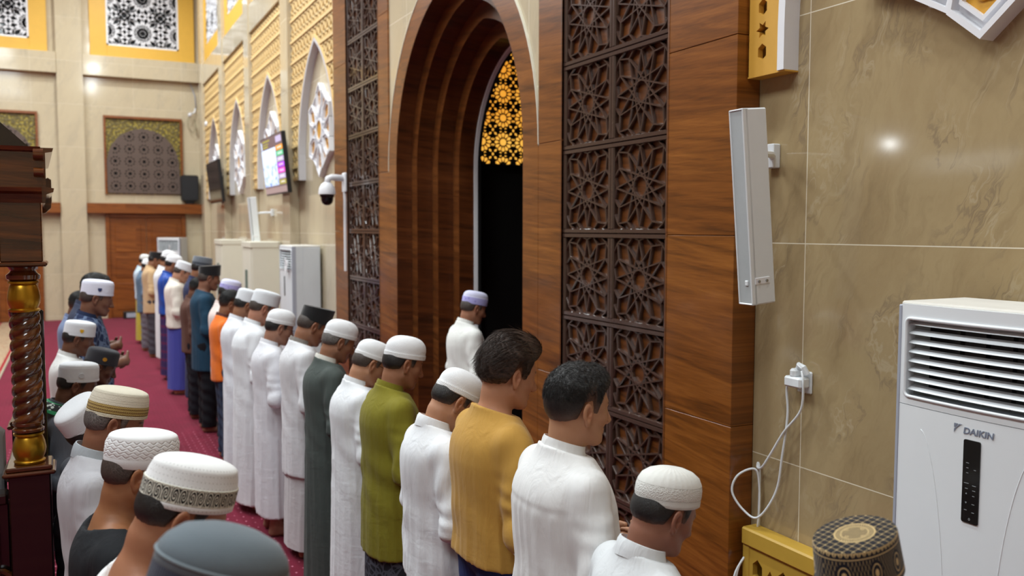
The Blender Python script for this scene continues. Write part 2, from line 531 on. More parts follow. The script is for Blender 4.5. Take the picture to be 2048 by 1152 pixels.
# end wall: upper windows with white star lattice in yellow frames
def end_window(n, y0, y1):
    ym = (y0 + y1) / 2
    b = MB()
    zb, zt, a, c = 6.32, 8.9, y0, y1
    li, ri, bi = ym - 0.815, ym + 0.815, 6.60
    b.cbox((XE, a, zb), (XE + 0.10, li, zt)); b.cbox((XE, ri, zb), (XE + 0.10, c, zt)); b.cbox((XE, li, zb), (XE + 0.10, ri, bi)); b.cbox((XE, li, 8.7), (XE + 0.1, ri, zt))
    root = struct(b.build('window_%d' % n, M_YELF))
    g = MB(); g.box((XE + 0.004, li, bi), (XE + 0.012, ri, 8.7)); g.build('window_pane', M_GLASSD, root)
    l = MB()
    ins = lambda u, v: li + 0.03 < u < ri - 0.03 and bi + 0.03 < v < 8.67
    pit = 0.815
    for i in range(-1, 3):
        for j in range(-1, 4):
            for (cu, cv, h, kind) in ((ym + (i - 0.5) * pit + pit / 2, bi + 0.35 + j * pit, pit / 2, 0), (ym + (i) * pit + pit / 2, bi + 0.35 + (j + 0.5) * pit, pit * 0.30, 1)):
                if kind == 0:
                    sg = star12(h, h * 0.82)
                else:
                    P = [(h * math.cos(PI / 4 * k + PI / 8), h * math.sin(PI / 4 * k + PI / 8)) for k in range(8)]
                    sg = [(P[k], P[(k + 3) % 8]) for k in range(8)]
                for p, q in sg:
                    for s0, s1 in clip_in((cu + p[0], cv + p[1]), (cu + q[0], cv + q[1]), ins, 0.03):
                        l.bar(s0, s1, 0.045, EQ, 0.02, 0.075)
    for p, q in (((li, bi + .02), (ri, bi + .02)), ((li + .02, bi), (li + .02, 8.7)), ((ri - .02, bi), (ri - .02, 8.7))):
        l.bar(p, q, 0.045, EQ, 0.015, 0.08)
    l.build('window_lattice', M_WHITE, root)
end_window(1, 0.46, 2.82); end_window(2, -2.80, -0.44)

# end wall: recessed niches with a pierced brown arch screen under gilded florals
def floral_mat():
    m = Mat('gilded_floral_panel', srgb(140, 120, 40), 0.5)
    v = m.vor(m.pos(), 17.0); n = m.noise(m.pos(), 30, 4)
    m.color(m.ramp(v * 0.7 + n * 0.4, [(0.2, srgb(182, 164, 58)), (0.42, srgb(142, 124, 40)), (0.6, srgb(92, 78, 30))])); m.bump(v, 0.5, 0.02)
    return m.m
M_GILT = floral_mat()
def end_niche(n, y0, y1):
    z0, z1 = 3.04, 4.93; ym = (y0 + y1) / 2; hw = (y1 - y0) / 2
    fr = MB()
    t = 0.05
    fr.cbox((XE, y0, z0), (XE + 0.09, y0 + t, z1)); fr.cbox((XE, y1 - t, z0), (XE + 0.09, y1, z1)); fr.cbox((XE, y0 + t, z1 - 0.06), (XE + 0.09, y1 - t, z1))
    root = struct(fr.build('window_%d' % n, M_DOORW))
    g = MB(); g.box((XE + 0.002, y0 + t, z0), (XE + 0.02, y1 - t, z1 - 0.05)); g.build('floral_panel', M_GILT, root)
    arch = [(ym - hw * 0.93, z0 + 0.02)]
    for i in range(25):
        a = PI - PI * i / 24
        arch.append((ym - 0.02 + hw * 0.93 * math.cos(a), z0 + 0.62 + 0.98 * math.sin(a) ** 0.9 if math.sin(a) > 0 else z0 + 0.62))
    arch.append((ym + hw * 0.93, z0 + 0.02))
    holes = []
    def ins(u, v, r):
        if abs(u - ym) > hw * 0.93 - r - 0.01 or v < z0 + 0.03 + r: return False
        if v < z0 + 0.62: return True
        return ((u - ym) / (hw * 0.93)) ** 2 + ((v - z0 - 0.62) / 0.98) ** 2 < (1 - r * 1.4) ** 2
    def disc(u, v, r, k=8): return [(u + r * math.cos(2 * PI * i / k), v + r * math.sin(2 * PI * i / k)) for i in range(k)]
    for i in range(-3, 4):
        for j in range(7):
            u, v = ym + i * 0.325, z0 + 0.20 + j * 0.30
            if ins(u, v, 0.03): holes.append(disc(u, v, 0.042))
            for k in range(10):
                uu, vv = u + 0.105 * math.cos(PI / 5 * k), v + 0.105 * math.sin(PI / 5 * k)
                if ins(uu, vv, 0.016): holes.append(disc(uu, vv, 0.020, 6))
    s = MB(); s.prism(arch, EQ, 0.045, 0.06, holes); s.build('pierced_arch', M_NICHEB, root)
    k = MB(); k.prism(arch, EQ, 0.021, 0.024); k.build('dark_backing', M_DARK, root)
end_niche(3, 0.70, 2.49); end_niche(4, -2.48, -0.69)
# upper yellow windows above the qibla-wall beams, bays two to four
def side_window(n, x0, x1):
    f = Q(YW); b = MB(); zb, zt = 6.04, 8.9; w_ = 0.36
    b.prism([(x0, zb), (x1, zb), (x1, zt), (x0, zt)], f, 0.0, 0.07, [[(x0 + w_, zb + 0.36), (x1 - w_, zb + 0.36), (x1 - w_, zt - 0.2), (x0 + w_, zt - 0.2)]])
    root = struct(b.build('window_%d' % n, M_YELF))
    g = MB(); g.box((x0 + w_, YW - 0.012, zb + 0.36), (x1 - w_, YW - 0.004, zt - 0.2)); g.build('window_pane', M_GLASSD, root)
    l = MB(); ins = lambda u, v: x0 + w_ < u < x1 - w_ and zb + 0.36 < v < zt - 0.2
    xm = (x0 + x1) / 2; pit = 0.81
    for i in (-1, 0, 1):
        for j in range(0, 4):
            for p, q in star12(pit / 2, pit * 0.41):
                cu, cv = xm + i * pit, zb + 0.36 + (j + 0.5) * pit
                for s0, s1 in clip_in((cu + p[0], cv + p[1]), (cu + q[0], cv + q[1]), ins, 0.03): l.bar(s0, s1, 0.045, f, 0.015, 0.06)
    l.build('window_lattice', M_WHITE, root)
for i, (x0, x1) in enumerate(BAYS[1:4]): side_window(5 + i, x0, x1)

# ------------------------------------------------------------ mihrab portal
XC, HW, ZS, CC = -6.622, 1.306, 2.75, 0.174
def arch_pts(hw, z0=0.0, n=20, xc=XC, zs=ZS, cc=CC):
    """left foot -> apex -> right foot of a pointed arch"""
    R = hw + cc; za = math.sqrt(R * R - cc * cc); a1 = math.atan2(za, -cc)
    a1 = math.acos(cc / R)
    right = [(xc - cc + R * math.cos(a1 * i / n), zs + R * math.sin(a1 * i / n)) for i in range(n + 1)]
    left = [(2 * xc - x, z) for (x, z) in right]
    return [(xc - hw, z0)] + left + right[::-1][1:] + [(xc + hw, z0)]
mih = empty('mihrab_portal', (XC, YP, 0), 'teak prayer niche portal with deep stepped pointed arch in the long wall', 'mihrab')
def mpart(mb, name, mat, parent=None, smooth=False):
    o = mb.build(name, mat, parent or mih, smooth)
    if parent is None: o.matrix_parent_inverse = Matrix.Translation((-XC, -YP, 0))
    return o
for (x0, x1) in ((-3.692, -3.165), (-10.13, -9.606)):
    b = MB()
    zz = [0.0, 0.28, 1.26, 2.17, 3.10, 4.05, 5.0, 6.4]
    for a, c in zip(zz[:-1], zz[1:]): b.cbox((x0, YP, a + 0.0015), (x1, YW - 0.001, c - 0.0015), 0.002)
    mpart(b, 'wood_panel', M_WOOD)
for (x0, x1) in ((-5.092, -4.783), (-8.465, -8.15)):
    b = MB()
    for a, c in ((0, 1.26), (1.26, 2.76), (2.76, 4.3), (4.3, 6.4)): b.cbox((x0, YP, a + 0.0015), (x1, YW, c - 0.0015), 0.002)
    mpart(b, 'wood_strip', M_WOOD)
b = MB(); b.prism([(-8.15, ZS), (-8.15, 6.4), (-5.092, 6.4), (-5.092, ZS)] + arch_pts(HW + 0.16, ZS)[1:-1][::-1], Q(2.80), 0.0, 0.025)
mpart(b, 'marble_spandrel', M_TILE_P)
A, B = arch_pts(HW + 0.004), arch_pts(HW + 0.222)
b = MB(); b.ring(A, B, Q(YP), -0.1, 0.0); mpart(b, 'arch_band', M_WOOD)
b = MB(); b.ring(arch_pts(HW + 0.2225, ZS + .01), arch_pts(HW + 0.229, ZS + .01), Q(YP), -0.04, 0.004); mpart(b, 'band_edging', M_CREAM)
for k in range(4):
    h0 = HW - 0.142 * k; y0 = YP + 0.155 * k
    O_ = arch_pts(h0); I_ = arch_pts(h0 - 0.139) if k < 3 else arch_pts(h0 - 0.03)
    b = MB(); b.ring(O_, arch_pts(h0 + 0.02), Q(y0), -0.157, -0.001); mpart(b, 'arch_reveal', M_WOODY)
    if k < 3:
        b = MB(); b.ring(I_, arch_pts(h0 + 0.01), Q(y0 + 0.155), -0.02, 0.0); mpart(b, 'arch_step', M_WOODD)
hI = HW - 0.142 * 3
b = MB(); b.ring(arch_pts(hI - 0.016), arch_pts(hI), Q(YP + 0.62), -0.03, 0.004); mpart(b, 'inner_edging', M_WHITE)
# dark chamber behind the arch
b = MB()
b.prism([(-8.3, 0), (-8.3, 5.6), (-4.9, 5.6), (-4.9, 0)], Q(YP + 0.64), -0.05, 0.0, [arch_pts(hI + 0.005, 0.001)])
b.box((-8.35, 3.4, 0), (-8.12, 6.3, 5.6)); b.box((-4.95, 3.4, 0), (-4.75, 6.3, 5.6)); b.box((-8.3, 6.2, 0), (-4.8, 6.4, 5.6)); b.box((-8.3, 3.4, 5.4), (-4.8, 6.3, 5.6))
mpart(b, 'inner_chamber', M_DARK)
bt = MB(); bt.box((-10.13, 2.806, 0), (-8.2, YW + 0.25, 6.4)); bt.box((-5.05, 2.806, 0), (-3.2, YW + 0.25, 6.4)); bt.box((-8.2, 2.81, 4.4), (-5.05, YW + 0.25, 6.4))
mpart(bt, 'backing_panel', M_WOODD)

# glowing amber lattice on the chamber's side wall
XL = -8.0
GL = lambda u, v, d: (XL + d, u, v)
gl = empty('glowing_lattice_window', (XL, 4.3, 2.85), 'amber backlit star lattice window glowing inside the dark prayer niche', 'window')
def gpart(mb, name, mat):
    o = mb.build(name, mat, gl); o.matrix_parent_inverse = Matrix.Translation((-XL, -4.3, -2.85)); return o
b = MB(); b.box((XL - 0.115, 3.42, 2.85), (XL, 5.6, 4.9)); gpart(b, 'lattice_board', M_DARK)
b = MB(); pu, pv, u0, v0 = 0.231, 0.244, 3.696, 3.08
def poly(pts): b.prism(pts, GL, 0.0, 0.006)
for i in range(-1, 8):
    for j in range(-1, 7):
        cu, cv = u0 + i * pu, v0 + j * pv
        def inb(pts): return all(3.45 < p[0] < 5.55 and 2.855 < p[1] < 4.6 for p in pts)
        pts = [(cu + 0.035 * math.cos(PI / 6 * k), cv + 0.035 * math.sin(PI / 6 * k)) for k in range(12)]
        if inb(pts): poly(pts)
        for k in range(12):
            a = PI / 6 * k; ca, sa = math.cos(a), math.sin(a)
            kite = [(0.046, 0.0), (0.060, -0.009), (0.083, -0.0165), (0.096, 0.0), (0.083, 0.0165), (0.060, 0.009)]
            pts = [(cu + r * ca - t * sa, cv + r * sa + t * ca) for r, t in kite]
            if inb(pts): poly(pts)
            a += PI / 12; ca, sa = math.cos(a), math.sin(a)
            tri = [(0.099, -0.0), (0.114, -0.012), (0.114, 0.012)] if k % 3 != 1 else [(0.10, 0.0), (0.122, -0.012), (0.14, 0.0), (0.122, 0.012)]
            pts = [(cu + r * ca - t * sa, cv + r * sa + t * ca) for r, t in tri]
            if inb(pts): poly(pts)
        qx, qy = cu + pu / 2, cv + pv / 2
        pts = [(qx + 0.011 * math.cos(PI / 3 * k), qy + 0.016 * math.sin(PI / 3 * k)) for k in range(6)]
        if inb(pts): poly(pts)
gpart(b, 'glowing_panes', M_AMBER)

# the two carved lattice screens, two columns of square star panels each
def lattice_screen(x0, x1, label):
    xm, zb = (x0 + x1) / 2, 0.098
    root = empty('lattice_screen', (xm, 2.805, 0), label, 'lattice screen', 'carved wood lattice screens')
    W = (x1 - x0) / 2; Hh = 0.519; f = lambda u, v, d: (u, -d, v)
    p = MB()
    p.bar((-W/2, 0), (W/2, 0), 0.0, f, 0, 0) if False else None
    for z in (0.014, Hh - 0.014): p.bar((-W/2, z), (W/2, z), 0.028, f, 0.0, 0.034, ch=0.3)
    for x in (-W/2 + 0.014, W/2 - 0.014): p.bar((x, 0.028), (x, Hh - 0.028), 0.028, f, 0.0, 0.034, ch=0.3)
    h = Hh / 2 - 0.02
    for (a, c) in star12(h, h * 0.93): p.bar((a[0] * W / Hh, a[1] + Hh / 2), (c[0] * W / Hh, c[1] + Hh / 2), 0.0125, f, 0.0, 0.022, ch=0.4)
    proto = None
    for i in (0, 1):
        for j in range(12):
            if proto is None:
                o = p.build('star_panel', M_LATT, root); proto = o
            else:
                o = proto.copy(); COL.objects.link(o); o.parent = root
            o.location = (x0 + W * (i + 0.5) - xm, 0.0, zb + j * Hh)
    for a_, b_ in ((-W - 0.012, -W), (W, W + 0.012)):
        e = MB(); e.box((a_, -0.047, 0), (b_, 0.0, 6.3)); e.build('edge_strip', M_WOODD, root)
lattice_screen(-4.783, -3.692, 'carved dark star lattice screen right of the pointed arch, the nearer screen')
lattice_screen(-9.606, -8.465, 'carved dark star lattice screen left of the pointed arch, the farther screen')

# ------------------------------------------------------------ pierced screens with pointed niches and medallions
def kagome(inside, fn, mb, x0, x1, z0, z1, pit, wd, d0, d1):
    H = pit * math.sqrt(3) / 2
    z = z0
    while z < z1:
        for s0, s1 in clip_in((x0, z), (x1, z), inside): mb.bar(s0, s1, wd, fn, d0, d1)
        z += H
    for sg in (1, -1):
        L = (z1 - z0) / math.sqrt(3)
        k = -int(L / pit) - 2
        while x0 + k * pit < x1 + L + pit:
            u = x0 + k * pit + pit * 0.25
            p, q = ((u, z0), (u + L, z1)) if sg > 0 else ((u, z0), (u - L, z1))
            for s0, s1 in clip_in(p, q, inside): mb.bar(s0, s1, wd, fn, d0, d1)
            k += 1
M_ARCHB = plain('grey_white_border', srgb(206, 204, 208), 0.5, var=0.03)
AHW, AZS, ACC = 0.92, 3.1, 0.76
def pierced(xc, x0, x1, label):
    root = empty('pierced_screen', (xc, YW, 2.87), label, 'wall screen', 'pierced plaster screens over the long wall')
    f = lambda u, v, d: (u - xc, -d, v - 2.87)
    IN = arch_pts(AHW, 2.87, 16, xc, AZS, ACC); OUT = arch_pts(AHW + 0.045, 2.87, 16, xc, AZS, ACC)
    R = AHW + 0.045 + ACC
    def inside(u, v):
        if not (x0 + 0.01 < u < x1 - 0.01 and 2.875 < v < 5.54): return False
        if v < AZS: return abs(u - xc) > AHW + 0.045
        return (abs(u - xc) + ACC) ** 2 + (v - AZS) ** 2 > R * R
    m = MB(); kagome(inside, f, m, x0, x1, 2.875, 5.54, 0.168, 0.030, 0.055, 0.085)
    z = 3.06
    while z < 5.54:
        for s0, s1 in clip_in((x0, z), (x1, z), inside): m.bar(s0, s1, 0.034, f, 0.055, 0.10)
        z += 0.168 * math.sqrt(3)
    m.build('lattice', M_SCREEN, root)
    bk = MB(); bk.prism([(x0, 2.87), (x0, 5.55), (x1, 5.55), (x1, 2.87)] + OUT[::-1], f, 0.002, 0.03); bk.build('backing_board', M_SCRB, root)
    a = MB(); a.ring(IN, OUT, f, 0.0, 0.095); a.build('arch_border', M_ARCHB, root)
    e = MB(); e.ring([(x, z) for x, z in arch_pts(AHW + 0.045, 2.87, 16, xc, AZS, ACC)], [(x, z) for x, z in arch_pts(AHW + 0.075, 2.87, 16, xc, AZS, ACC)], f, 0.05, 0.098); e.build('arch_moulding', M_SCREEN, root)
XB = [-11.2, -14.2, -17.17, -20.2]
nm = ['beside the teak portal', 'behind the lit wall television', 'third bay past the portal', 'in the corner bay, behind the switched-off television']
for xc, (x0, x1), t in zip(XB, BAYS, nm):
    pierced(xc, x0, x1, 'cream pierced screen with pointed niche ' + t)

def medallion(xc, label, zc=3.46, y=YW, r=0.6):
    root = empty('medallion', (xc, y, zc), label, 'medallion', 'white and gold star medallions on the long wall')
    f = lambda u, v, d: (u, -d, v)
    def rot(pts, a):
        c, s = math.cos(a), math.sin(a); return [(u * c - v * s, u * s + v * c) for u, v in pts]
    def shrink(pts, k):
        cu = sum(p[0] for p in pts) / len(pts); cv = sum(p[1] for p in pts) / len(pts)
        return [(cu + (u - cu) * k, cv + (v - cv) * k) for u, v in pts]
    fr = MB(); go = MB()
    for k in range(12):
        a = PI / 6 * k
        big = k % 2 == 0
        if big: cell = [(0, -0.17), (-0.105, -0.30), (-0.135, -0.487), (0, -r), (0.135, -0.487), (0.105, -0.30)]
        else: cell = [(0, -0.19), (-0.075, -0.30), (-0.118, -0.487), (0.118, -0.487), (0.075, -0.30)]
        cell = rot(cell, a)
        dz = 0.072 if big else 0.062
        fr.prism(cell, f, 0.0, dz, [shrink(cell, 0.86)])
        fr.prism(shrink(cell, 0.86), f, 0.0, dz - 0.045)
        c2 = shrink(cell, 0.70)
        fr.prism(c2, f, dz - 0.05, dz - 0.012, [shrink(cell, 0.61)])
        c3 = shrink(cell, 0.61)
        if big or k % 4 == 1 or True:
            go.prism(c3, f, dz - 0.05, dz - 0.035)
            cu = sum(p[0] for p in c3) / len(c3); cv = sum(p[1] for p in c3) / len(c3)
            L = 0.075 if big else 0.05
            ax = rot([(0, -1)], a)[0]; px = rot([(1, 0)], a)[0]
            for sg in (-1, 1):
                for t in (0.0, 0.55):
                    pts = []
                    for i in range(9):
                        q = i / 8; aa = q * 4.2
                        rr = L * 0.55 * (1 - q * 0.75)
                        uu = sg * (0.006 + rr * math.sin(aa) * 0.9); vv = L * 0.7 - t * L * 1.2 - rr * math.cos(aa) * 0.8
                        pts.append((cu + px[0] * uu + ax[0] * vv, -(dz - 0.03), cv + px[1] * uu + ax[1] * vv))
                    go.tube(pts, [0.009 * (1 - 0.5 * i / 8) for i in range(9)], 6)
    hub = [(0.155 * math.cos(PI / 6 * k), 0.155 * math.sin(PI / 6 * k)) for k in range(12)]
    fr.prism([(1.0 * r * 0.83 * math.cos(PI / 6 * k), r * 0.83 * math.sin(PI / 6 * k)) for k in range(12)], f, 0.0, 0.012)
    fr.prism(hub, f, 0, 0.07, [[(0.8 * u, 0.8 * v) for u, v in hub]])
    go.prism([(0.8 * u, 0.8 * v) for u, v in hub], f, 0, 0.055)
    fr.build('frame', M_WHITE, root); go.build('gold_relief', M_FLORAL, root)
medallion(-11.12, 'white and gold star medallion beside the teak portal, fully visible')
medallion(-14.15, 'white and gold star medallion half hidden behind the lit television')
medallion(-17.17, 'white and gold star medallion between the two televisions')
medallion(-20.15, 'white and gold star medallion above the switched-off television')
medallion(-2.005, 'white and gold star medallion cut off above the nearest air conditioner')

# near bay: the arch leg with hexagon and star cut-outs, at the top right
def near_screen():
    xc = -2.04
    root = empty('pierced_screen', (xc, YW, 2.9), 'ochre pierced arch leg with hexagon and star holes above the column speaker', 'wall screen', 'pierced plaster screens over the long wall')
    f = lambda u, v, d: (u - xc, -d, v - 2.9)
    ZB = 2.905; hw = 0.885; R = hw + ACC; zap = AZS + math.sqrt(R * R - ACC * ACC)
    def ax(v, o=0.0):
        if v < AZS: return hw + o
        return math.sqrt(max(0, (R + o) ** 2 - (v - AZS) ** 2)) - ACC
    for sg in (-1, 1):
        OUT = [(xc + sg * 1.115, ZB)] + [(xc + sg * 1.115, 5.54)] + [(xc, 5.54)]
        inn = [(xc + sg * (hw + 0.04), ZB)] + [(xc + sg * ax(ZB + (zap - ZB) * i / 18, 0.04), ZB + (zap - ZB) * i / 18) for i in range(1, 19)]
        outer = OUT + inn[::-1]
        holes = []
        def hexa(u, v, a, b_): return [(u + a * math.cos(PI / 3 * k + PI / 6), v + b_ * math.sin(PI / 3 * k + PI / 6)) for k in range(6)]
        def star(u, v, r): return [(u + r * (1 if k % 2 == 0 else 0.52) * math.cos(PI / 6 * k + PI / 6 * 0), v + r * (1 if k % 2 == 0 else 0.52) * math.sin(PI / 6 * k)) for k in range(12)]
        z = 3.005; k = 0
        while z < 5.4:
            u0 = xc + sg * 1.03
            lim = ax(z + 0.06, 0.04) if z + 0.06 < zap + 0.04 else 0.0
            i = 0
            while abs(u0 - xc) - 0.05 > lim + 0.02 and abs(u0 - xc) > 0.06:
                holes.append(hexa(u0, z, 0.030, 0.038) if (k + i) % 2 == 0 else star(u0, z, 0.040))
                u0 -= sg * 0.10; i += 1
            z += 0.10; k += 1
        m = MB(); m.prism(outer, f, 0.05, 0.08, holes); m.build('cutout_panel', M_OCHRE, root)
        bk = MB(); bk.prism(outer, f, 0.0, 0.012); bk.build('backing_board', M_SCREEN, root)
    IN = [(x, z) for x, z in arch_pts(hw, ZB, 18, xc, AZS, ACC)]; OU = [(x, z) for x, z in arch_pts(hw + 0.04, ZB, 18, xc, AZS, ACC)]
    a = MB(); a.ring(IN, OU, f, 0.0, 0.088); a.build('arch_border', M_WHITE, root)
    for a_, b_ in ((-1.12, -hw), (hw, 1.12)):
        c = MB(); c.box((a_, -0.08, -0.002), (b_, 0, 0.005)); c.build('end_cap', M_OCHRE, root)
near_screen()

# low yellow pierced dado panel at the foot of the near wall
def dado():
    x0, x1 = -3.13, -0.75
    root = empty('dado_panel', ((x0 + x1) / 2, YW, 0), 'low yellow pierced dado panel at the foot of the near marble wall', 'wall panel')
    xm = (x0 + x1) / 2
    f = lambda u, v, d: (u - xm, -d, v)
    holes = []
    def hexa(u, v, a, b_, r=0.0): return [(u + a * math.cos(PI / 3 * k + r), v + b_ * math.sin(PI / 3 * k + r)) for k in range(6)]
    for i in range(14):
        for j in range(4):
            u, v = x0 + 0.10 + i * 0.165, 0.10 + j * 0.165
            holes.append(hexa(u, v, 0.036, 0.055, PI / 6))
            if i < 13:
                holes.append([(u + 0.083 - 0.038, v - 0.03), (u + 0.083 + 0.038, v - 0.03), (u + 0.083, v + 0.03)])
                holes.append([(u + 0.083 - 0.034, v + 0.078), (u + 0.083, v + 0.04), (u + 0.083 + 0.034, v + 0.078), (u + 0.083, v + 0.108)]) if j < 3 else None
    m = MB(); m.prism([(x0, 0.02), (x1, 0.02), (x1, 0.71), (x0, 0.71)], f, 0.05, 0.08, [h for h in holes if h]); m.build('cutout_panel', M_DADO, root)
    r = MB(); r.cbox((x0 - xm, -0.095, 0.70), (x1 - xm, 0, 0.785), 0.008); r.cbox((x0 - xm, -0.085, 0.0), (x1 - xm, 0, 0.03), 0.004); r.build('top_rail', M_DADO, root)
    r = MB(); r.cbox((x0 - xm, -0.085, 0.03), (x0 - xm + 0.05, 0, 0.70), 0.006); r.build('end_stile', M_DADO, root)
dado()
# ------------------------------------------------------------ wall equipment
def text_mesh(txt, size, shear=0.0, extrude=0.0006, bold=0.0):
    cu = bpy.data.curves.new('t', 'FONT'); cu.body = txt; cu.size = size; cu.shear = shear; cu.extrude = extrude; cu.offset = bold
    cu.align_x = 'LEFT'
    o = bpy.data.objects.new('t', cu); COL.objects.link(o)
    dg = bpy.context.evaluated_depsgraph_get(); dg.update()
    me = bpy.data.meshes.new_from_object(o.evaluated_get(dg))
    bpy.data.objects.remove(o); bpy.data.curves.remove(cu)
    return me
M_LOGO = plain('grey_logo', srgb(120, 128, 146), 0.4)
M_DUST = plain('dusty_top', srgb(216, 212, 204), 0.8, bumpsc=120, bs=0.4, var=0.12)
M_MARK = plain('panel_marks', srgb(150, 156, 160), 0.5)

def air_con(x0, x1, yf, h, label, logo=False, side=None, detail=True, back=0.03):
    """floor-standing air conditioner, front towards -y"""
    xm = (x0 + x1) / 2; W = x1 - x0; root = empty('air_conditioner', (xm, yf, 0), label, 'air conditioner', 'floor standing air conditioners')
    D = YW - back - yf; w = W / 2
    front = lambda x: -0.020 * (1 - (x / w) ** 2)         # the front panel bows out a little
    c = MB(); c.cbox((-w, 0.13, 0.0), (w, D, h - 0.015), 0.012); c.cbox((-w, 0.035, 0.0), (w, 0.14, h - 0.33), 0.004); c.cbox((-w, 0.035, h - 0.34), (-w + 0.03, 0.14, h - 0.016), 0.004); c.cbox((w - 0.03, 0.035, h - 0.34), (w, 0.14, h - 0.016), 0.004); c.cbox((-w + .02, 0.035, h - 0.05), (w - .02, 0.14, h - 0.016), 0.004); c.build('cabinet', side or M_SIDEG, root, 30)
    t = MB(); t.cbox((-w + 0.002, 0.004, h - 0.02), (w - 0.002, D, h), 0.006); t.build('top_cover', M_DUST, root, 30)
    s = MB(); s.cbox((-w - 0.002, -0.004, 0.02), (-w + 0.014, 0.05, h - 0.012), 0.004); s.cbox((w - 0.014, -0.004, 0.02), (w + 0.002, 0.05, h - 0.012), 0.004); s.build('side_strip', M_GREYP, root)
    gz0, gz1, gw = h - 0.315, h - 0.055, w - 0.032
    n = 16
    xs = [-w + 0.012 + (W - 0.024) * i / n for i in range(n + 1)]
    p = MB()
    def slab(xa, xb, za, zb):
        k = 10; vs = []
        for i in range(k + 1):
            x = xa + (xb - xa) * i / k
            for (y, z) in ((front(x), za), (front(x), zb), (0.04, zb), (0.04, za)): vs.append((x, y, z))
        fs = [(0, 1, 2, 3), (4*k, 4*k+3, 4*k+2, 4*k+1)]
        for i in range(k):
            for q in range(4): fs.append((4*i+q, 4*i+(q+1) % 4, 4*i+4+(q+1) % 4, 4*i+4+q))
        p.add(vs, fs)
    slab(-w + 0.012, w - 0.012, 0.03, gz0 - 0.03); slab(-w + 0.012, w - 0.012, gz0 - 0.028, gz0)
    slab(-w + 0.012, w - 0.012, gz1, h - 0.008); slab(-w + 0.012, -gw, gz0, gz1); slab(gw, w - 0.012, gz0, gz1)
    p.build('front_panel', M_PLAST, root, 30)
    rim = MB(); pts = []
    rr = 0.018
    for (cx, cz, a0) in ((gw - rr, gz1 - rr, 0), (-gw + rr, gz1 - rr, 90), (-gw + rr, gz0 + rr, 180), (gw - rr, gz0 + rr, 270)):
        for i in range(5):
            a = math.radians(a0 + 22.5 * i); pts.append((cx + rr * math.cos(a), cz + rr * math.sin(a)))
    full = []
    for i in range(len(pts)):
        a, b_ = pts[i], pts[(i + 1) % len(pts)]
        m_ = max(1, int(math.dist(a, b_) / 0.05))
        full += [(a[0] + (b_[0] - a[0]) * j / m_, a[1] + (b_[1] - a[1]) * j / m_) for j in range(m_)]
    rim.tube([(x, front(x) - 0.001, z) for x, z in full], 0.006, 6, True); rim.build('grille_rim', M_PLAST, root, True)
    g = MB(); g.box((-gw, 0.115, gz0), (gw, 0.128, gz1)); g.build('grille_cavity', M_BLACK, root)
    nl = 8
    for i in range(nl):
        z = gz0 + 0.024 + (gz1 - gz0 - 0.03) * i / (nl - 0.6)
        l = MB(); vs = []; k = 12
        for j in range(k + 1):
            x = -gw + 0.002 + (2 * gw - 0.004) * j / k
            y = front(x) + 0.006 + 0.012 * (1 - math.cos((x / gw) ** 4))
            for dy, dz in ((0, -0.0035), (0.003, 0.0008), (0.034, 0.010), (0.034, 0.008), (0.004, -0.004)): vs.append((x, y + dy, z + dz))
        fs = [(0, 1, 2, 3, 4), tuple(5*k + q for q in (4, 3, 2, 1, 0))]
        for j in range(k):
            for q in range(5): fs.append((5*j+q, 5*j+(q+1) % 5, 5*j+5+(q+1) % 5, 5*j+5+q))
        l.add(vs, fs); l.build('louver', M_PLAST, root, 40)
    v = MB()
    for x in (-gw * 0.33, gw * 0.33, 0.0): v.box((x - 0.003, 0.022, gz0 + 0.01), (x + 0.003, 0.045, gz1 - 0.01))
    v.build('vane_link', M_BLACK, root)
    b = MB(); b.cbox((-w + 0.01, 0.02, 0), (w - 0.01, D - 0.02, 0.035), 0.004); b.build('plinth', M_GREYP, root)
    dz0, dz1 = gz0 - 0.355, gz0 - 0.095
    d = MB(); pts = []
    for (cx, cz, a0) in ((0.022, dz1 - 0.006, 0), (-0.022, dz1 - 0.006, 90), (-0.022, dz0 + 0.006, 180), (0.022, dz0 + 0.006, 270)):
        for i in range(4):
            a = math.radians(a0 + 30 * i); pts.append((cx + 0.006 * math.cos(a), cz + 0.006 * math.sin(a)))
    d.prism(pts, lambda u, v_, q: (u, -0.0195 - q, v_), 0, 0.0035); disp = d.build('control_panel', M_GLOSSB, root)
    if detail:
        k = MB(); F = lambda u, v_, q: (u, -0.023 - q, v_)
        for (u, q, L) in ((-0.012, .72, .009), (-0.012, .66, .007), (-0.012, .60, .007), (0.013, .65, .007), (-0.014, .475, .016), (0.012, .46, .012), (-0.013, .41, .009), (0.012, .40, .010), (0.011, .335, .007), (0.011, .235, .009), (-0.014, .15, .009), (0.011, .135, .009)):
            z = dz0 + (dz1 - dz0) * q; k.prism([(u - L/2, z), (u + L/2, z), (u + L/2, z + .0016), (u - L/2, z + .0016)], F, 0, .0005)
        for (q, s_) in ((.345, 1), (.25, -1)):
            z = dz0 + (dz1 - dz0) * q; k.prism([(-0.016, z), (-0.010, z), (-0.013, z + 0.005 * s_)], F, 0, .0005)
        z = dz0 + (dz1 - dz0) * .05
        k.tube([(0.003 * math.cos(a), -0.0235, z + 0.003 * math.sin(a)) for a in [2.1 + 5.2 * i / 8 for i in range(9)]], 0.0006, 4)
        k.box((-0.0005, -0.0238, z + .001), (0.0005, -0.0232, z + .0045)); k.build('button_marks', M_MARK, disp)
        cr = MB()
        for sg in (-1, 1):
            pts = []
            for i in range(19):
                t = i / 18; x = sg * (0.175 - 0.085 * t ** 0.6 if False else 0.19 - 0.115 * math.sin(t * 1.45)); z = gz0 - 0.10 - 0.75 * t ** 1.6
                pts.append((x, front(x) - 0.0002, z))
            cr.tube(pts, 0.0011, 6)
